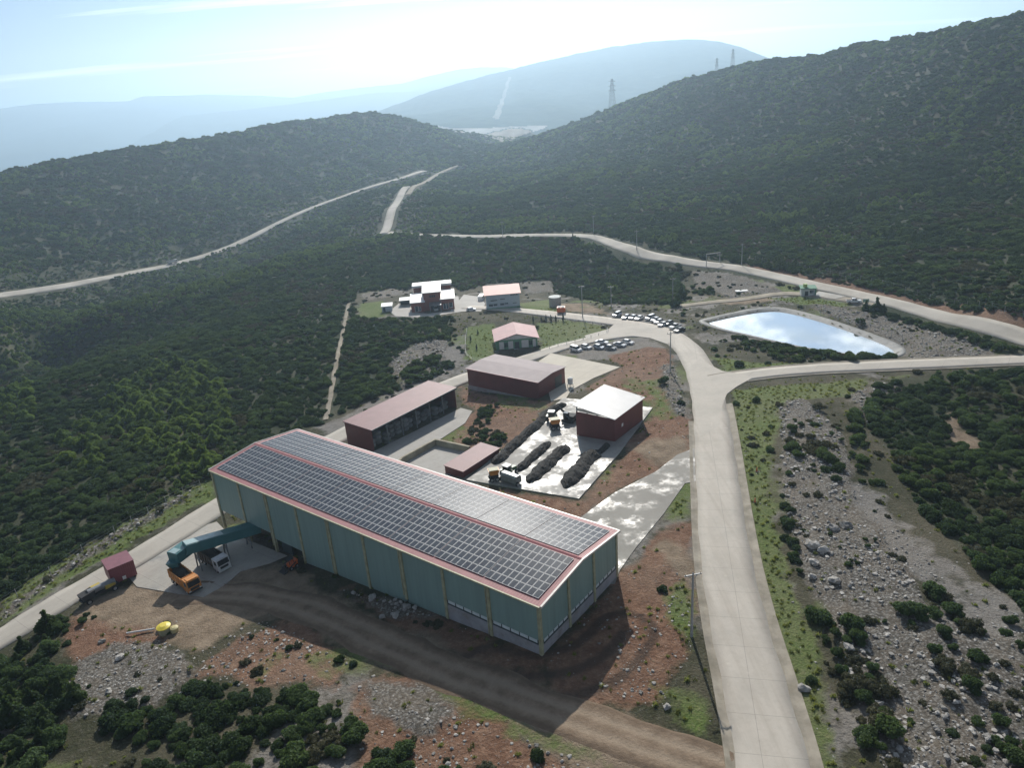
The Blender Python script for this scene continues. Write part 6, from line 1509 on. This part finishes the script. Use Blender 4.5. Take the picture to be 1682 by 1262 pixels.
# white slab in the scrub by the pond, signs
p = at_rel(1218, 480); k = thing('pump_cover', 'flat white concrete cover lying in the grass above the pond', 'cover', p, R(-5)); b = MB(); b.box(-2.4, 2.4, -1.2, 1.2, .05, .45); build('slab', b, M_WHITE, k); b = MB(); b.box(-2.2, 2.2, -1.0, 1.0, -.8, .05); build('base', b, M_PLINTH, k)
p = at_rel(1422, 500); k = thing('notice_board', 'pale green notice board beside the lone pickup', 'sign', p, R(-10)); b = MB(); b.box(-1, 1, -.05, .05, .7, 1.9); build('board', b, mat('pale_green_board', (.30, .42, .34), .6), k); 
for x in (-.8, .8): b = MB(); b.bar((x, .08, -.3), (x, .08, 1.9), .09); build('post', b, M_STEEL, k)
for (uv, lb) in (((1240, 826), 'orange marker post on the grass verge, the nearer of two'), ((1243, 775), 'orange marker post on the grass verge, the farther of two')):
    p = at_rel(*uv); k = thing('marker_post', lb, 'marker post', p, 0, 'orange markers on the verge'); b = MB(); b.cyl((0, 0, -.1), (0, 0, .95), .2, .08, 10); build('cone', b, M_ORANGE, k); b = MB(); b.box(-.3, .3, -.3, .3, 0, .08); build('foot', b, M_CHASSIS, k)
p = at_rel(1320, 1139)

# fences: posts and wire
def fence(label, px, step, h, material, inset=0):
    pl = densify(smooth_line(poly(px), 1), step); z = relief(pl[:, 0], pl[:, 1]); o = thing('fence', label, 'fence', (pl[0][0], pl[0][1], z[0]), 0)
    pb = MB(); pb.cyl((0, 0, -.4), (0, 0, h), .07, .06, 6); pm_ = mesh_of('post', pb, material); q = []
    for i, (a, zz_) in enumerate(zip(pl, z)):
        l_ = (a[0] - pl[0][0], a[1] - pl[0][1], zz_ - z[0]); q.append(Vector(l_))
        if i < 100: part('post', pm_, o, l_, (R(2 * math.sin(i * 3.1)), R(2 * math.cos(i * 5.3)), 0))
    b = MB()
    for f_ in (.3, .62, .95):
        for a, c in zip(q[:99], q[1:100]): b.bar(a + Vector((0, 0, h * f_)), c + Vector((0, 0, h * f_)), .025)
    build('wire', b, M_STEEL, o)
fence('wire fence with grey posts along the scrub side of the lower road', [(-60, 1040), (0, 1000), (110, 928), (215, 867), (330, 801)], 3.6, 1.9, M_POLE)
fence('wire fence with pale posts at the foot of the dark hillside above the upper road', [(1240, 428), (1340, 446), (1440, 468), (1560, 500), (1682, 530), (1800, 555)], 4.2, 2.3, M_POLE)
fence('wire fence along the bank behind the pond', [(1310, 508), (1360, 522), (1430, 543), (1500, 566), (1560, 580)], 4.0, 2.0, M_POLE)
fence('low dark fence round the lawn right of the pink roofed house', [(888, 577), (945, 562), (996, 549), (1000, 543), (985, 534), (940, 528), (895, 528)], 2.6, 1.1, M_DARKF)
fence('low fence beside the lawn left of the pink roofed house', [(768, 540), (764, 562), (766, 592), (806, 592)], 2.6, 1.0, M_DARKF)

# dark columnar trees by the lawn and single bushes
CYP = [crown_mesh('cypress_crown', 90 + k, [(0, 0, .5, .42), (.1, 0, 1.0, .40), (-.05, .08, 1.5, .34), (0, -.05, 2.0, .26), (.02, 0, 2.45, .17)], 420, .16, F_CYP, 1, 0) for k in range(2)]
for i, (u, v, s, lb) in enumerate(((876, 528, .9, 'dark cypress at the back corner of the pink roofed house'), (889, 527, .7, 'short cypress first of the row behind the lawn'), (897, 526, .85, 'cypress second of the row behind the lawn'), (905, 527, .95, 'dense cypress in the middle of the row behind the lawn'), (913, 527, .85, 'cypress just right of the middle of the row behind the lawn'), (925, 527, 1.1, 'tallest cypress closing the row behind the lawn'), (773, 560, .8, 'thin young cypress on the lawn left of the pink roofed house'), (785, 549, .7, 'thin young tree at the top of the left lawn'), (783, 574, .75, 'small dark tree at the foot of the left lawn'))):
    p = at_rel(u, v); o = part('cypress_tree', CYP[i % 2], None, p, (0, 0, i)); o.scale = (s, s, s); tag(o, lb, 'cypress', 'cypress trees by the lawns'); part('trunk', TRUNK, o)
for (u, v, s, vr, lb) in ((1213, 602, 1.7, 0, 'single round dark bush on the grass by the road junction'), (1110, 503, 3.0, 0, 'big dark tree like bush on the bank below the utility pole'), (1090, 632, 1.8, 3, 'lone green bush on the verge inside the road bend'), (1262, 598, 1.1, 1, 'small dark bush at the edge of the pond grass'), (1242, 660, 1.3, 0, 'dark bush on the grass just past the junction'), (1280, 668, 1.2, 4, 'brown bush at the head of the stony strip'), (1413, 535, 2.0, 3, 'upright dark tree on the bank behind the pond'), (1342, 675, 1.6, 4, 'brownish bush in the grass above the stony strip'), (1118, 665, 1.1, 0, 'small bush beside the road edge below the bend'), (1332, 1122, .9, 0, 'small dark pointed bush on the green verge'), (1088, 970, 1.0, 1, 'dark bush below the wet ramp')):
    p = at_rel(u, v); o = part('bush', SHRUBS[vr], None, (p[0], p[1], p[2] - .1), (0, 0, u)); o.scale = (s, s, s * 1.1); tag(o, lb, 'bush'); part('stem', STEM, o)
# pond side hedge of scrub
for k in range(46):
    f_ = k / 45; u = 1212 + f_ * 262 + random.uniform(-6, 6); v = 556 + f_ * 33 + random.uniform(-5, 7) + 6 * math.sin(f_ * 3.1)
    p = at_rel(u, v)
    if pond_sink(np.array([p[0]]), np.array([p[1]]))[0] < 3.4 or road_dist(np.array([p[0]]), np.array([p[1]]))[0] < 2: continue
    s = random.uniform(1.1, 1.9); vr = random.choice((0, 0, 1, 2)); o = part('shrub', SHRUBS[vr], None, (p[0], p[1], p[2] - .2), (0, 0, k)); o.scale = (s, s, s); tag(o, SH_WORD[vr] + ' on the near bank of the pond', 'shrub', '%s shrubs on the pond bank' % ('dark', 'spreading', 'green')[vr]); part('stem', STEM, o)

# traffic on the far roads and the bus by the white office
p = at(284, 434); lorry('white box truck far off on the valley road to the left', 'box_truck', (p[0], p[1], p[2] + .6), R(60), P_TWHITE, P_TWHITE, 'white', 8.5)
p = at(791, 494); k = thing('minibus', 'white and blue minibus parked left of the pale office block', 'minibus', (p[0], p[1], p[2] + .1), R(80)); b = MB(); b.prism([(-3.2, .35), (3.1, .35), (3.25, 1.2), (2.9, 2.6), (-3.2, 2.65)], -1.05, 1.05); build('body', b, P_WHITE, k); b = MB(); b.box(-2.8, 2.6, -1.07, 1.07, 1.45, 2.2); build('windows', b, M_CGLASS, k); b = MB(); b.box(-3.0, 2.9, -1.08, 1.08, .6, 1.05); build('blue_band', b, mat('blue_band', (.05, .12, .35), .4), k)
for s in (-1, 1):
    for x in (-2.0, 2.0): part('wheel', W_VAN, k, (x, s * .95, .36))
print('objects', len(scene.objects))
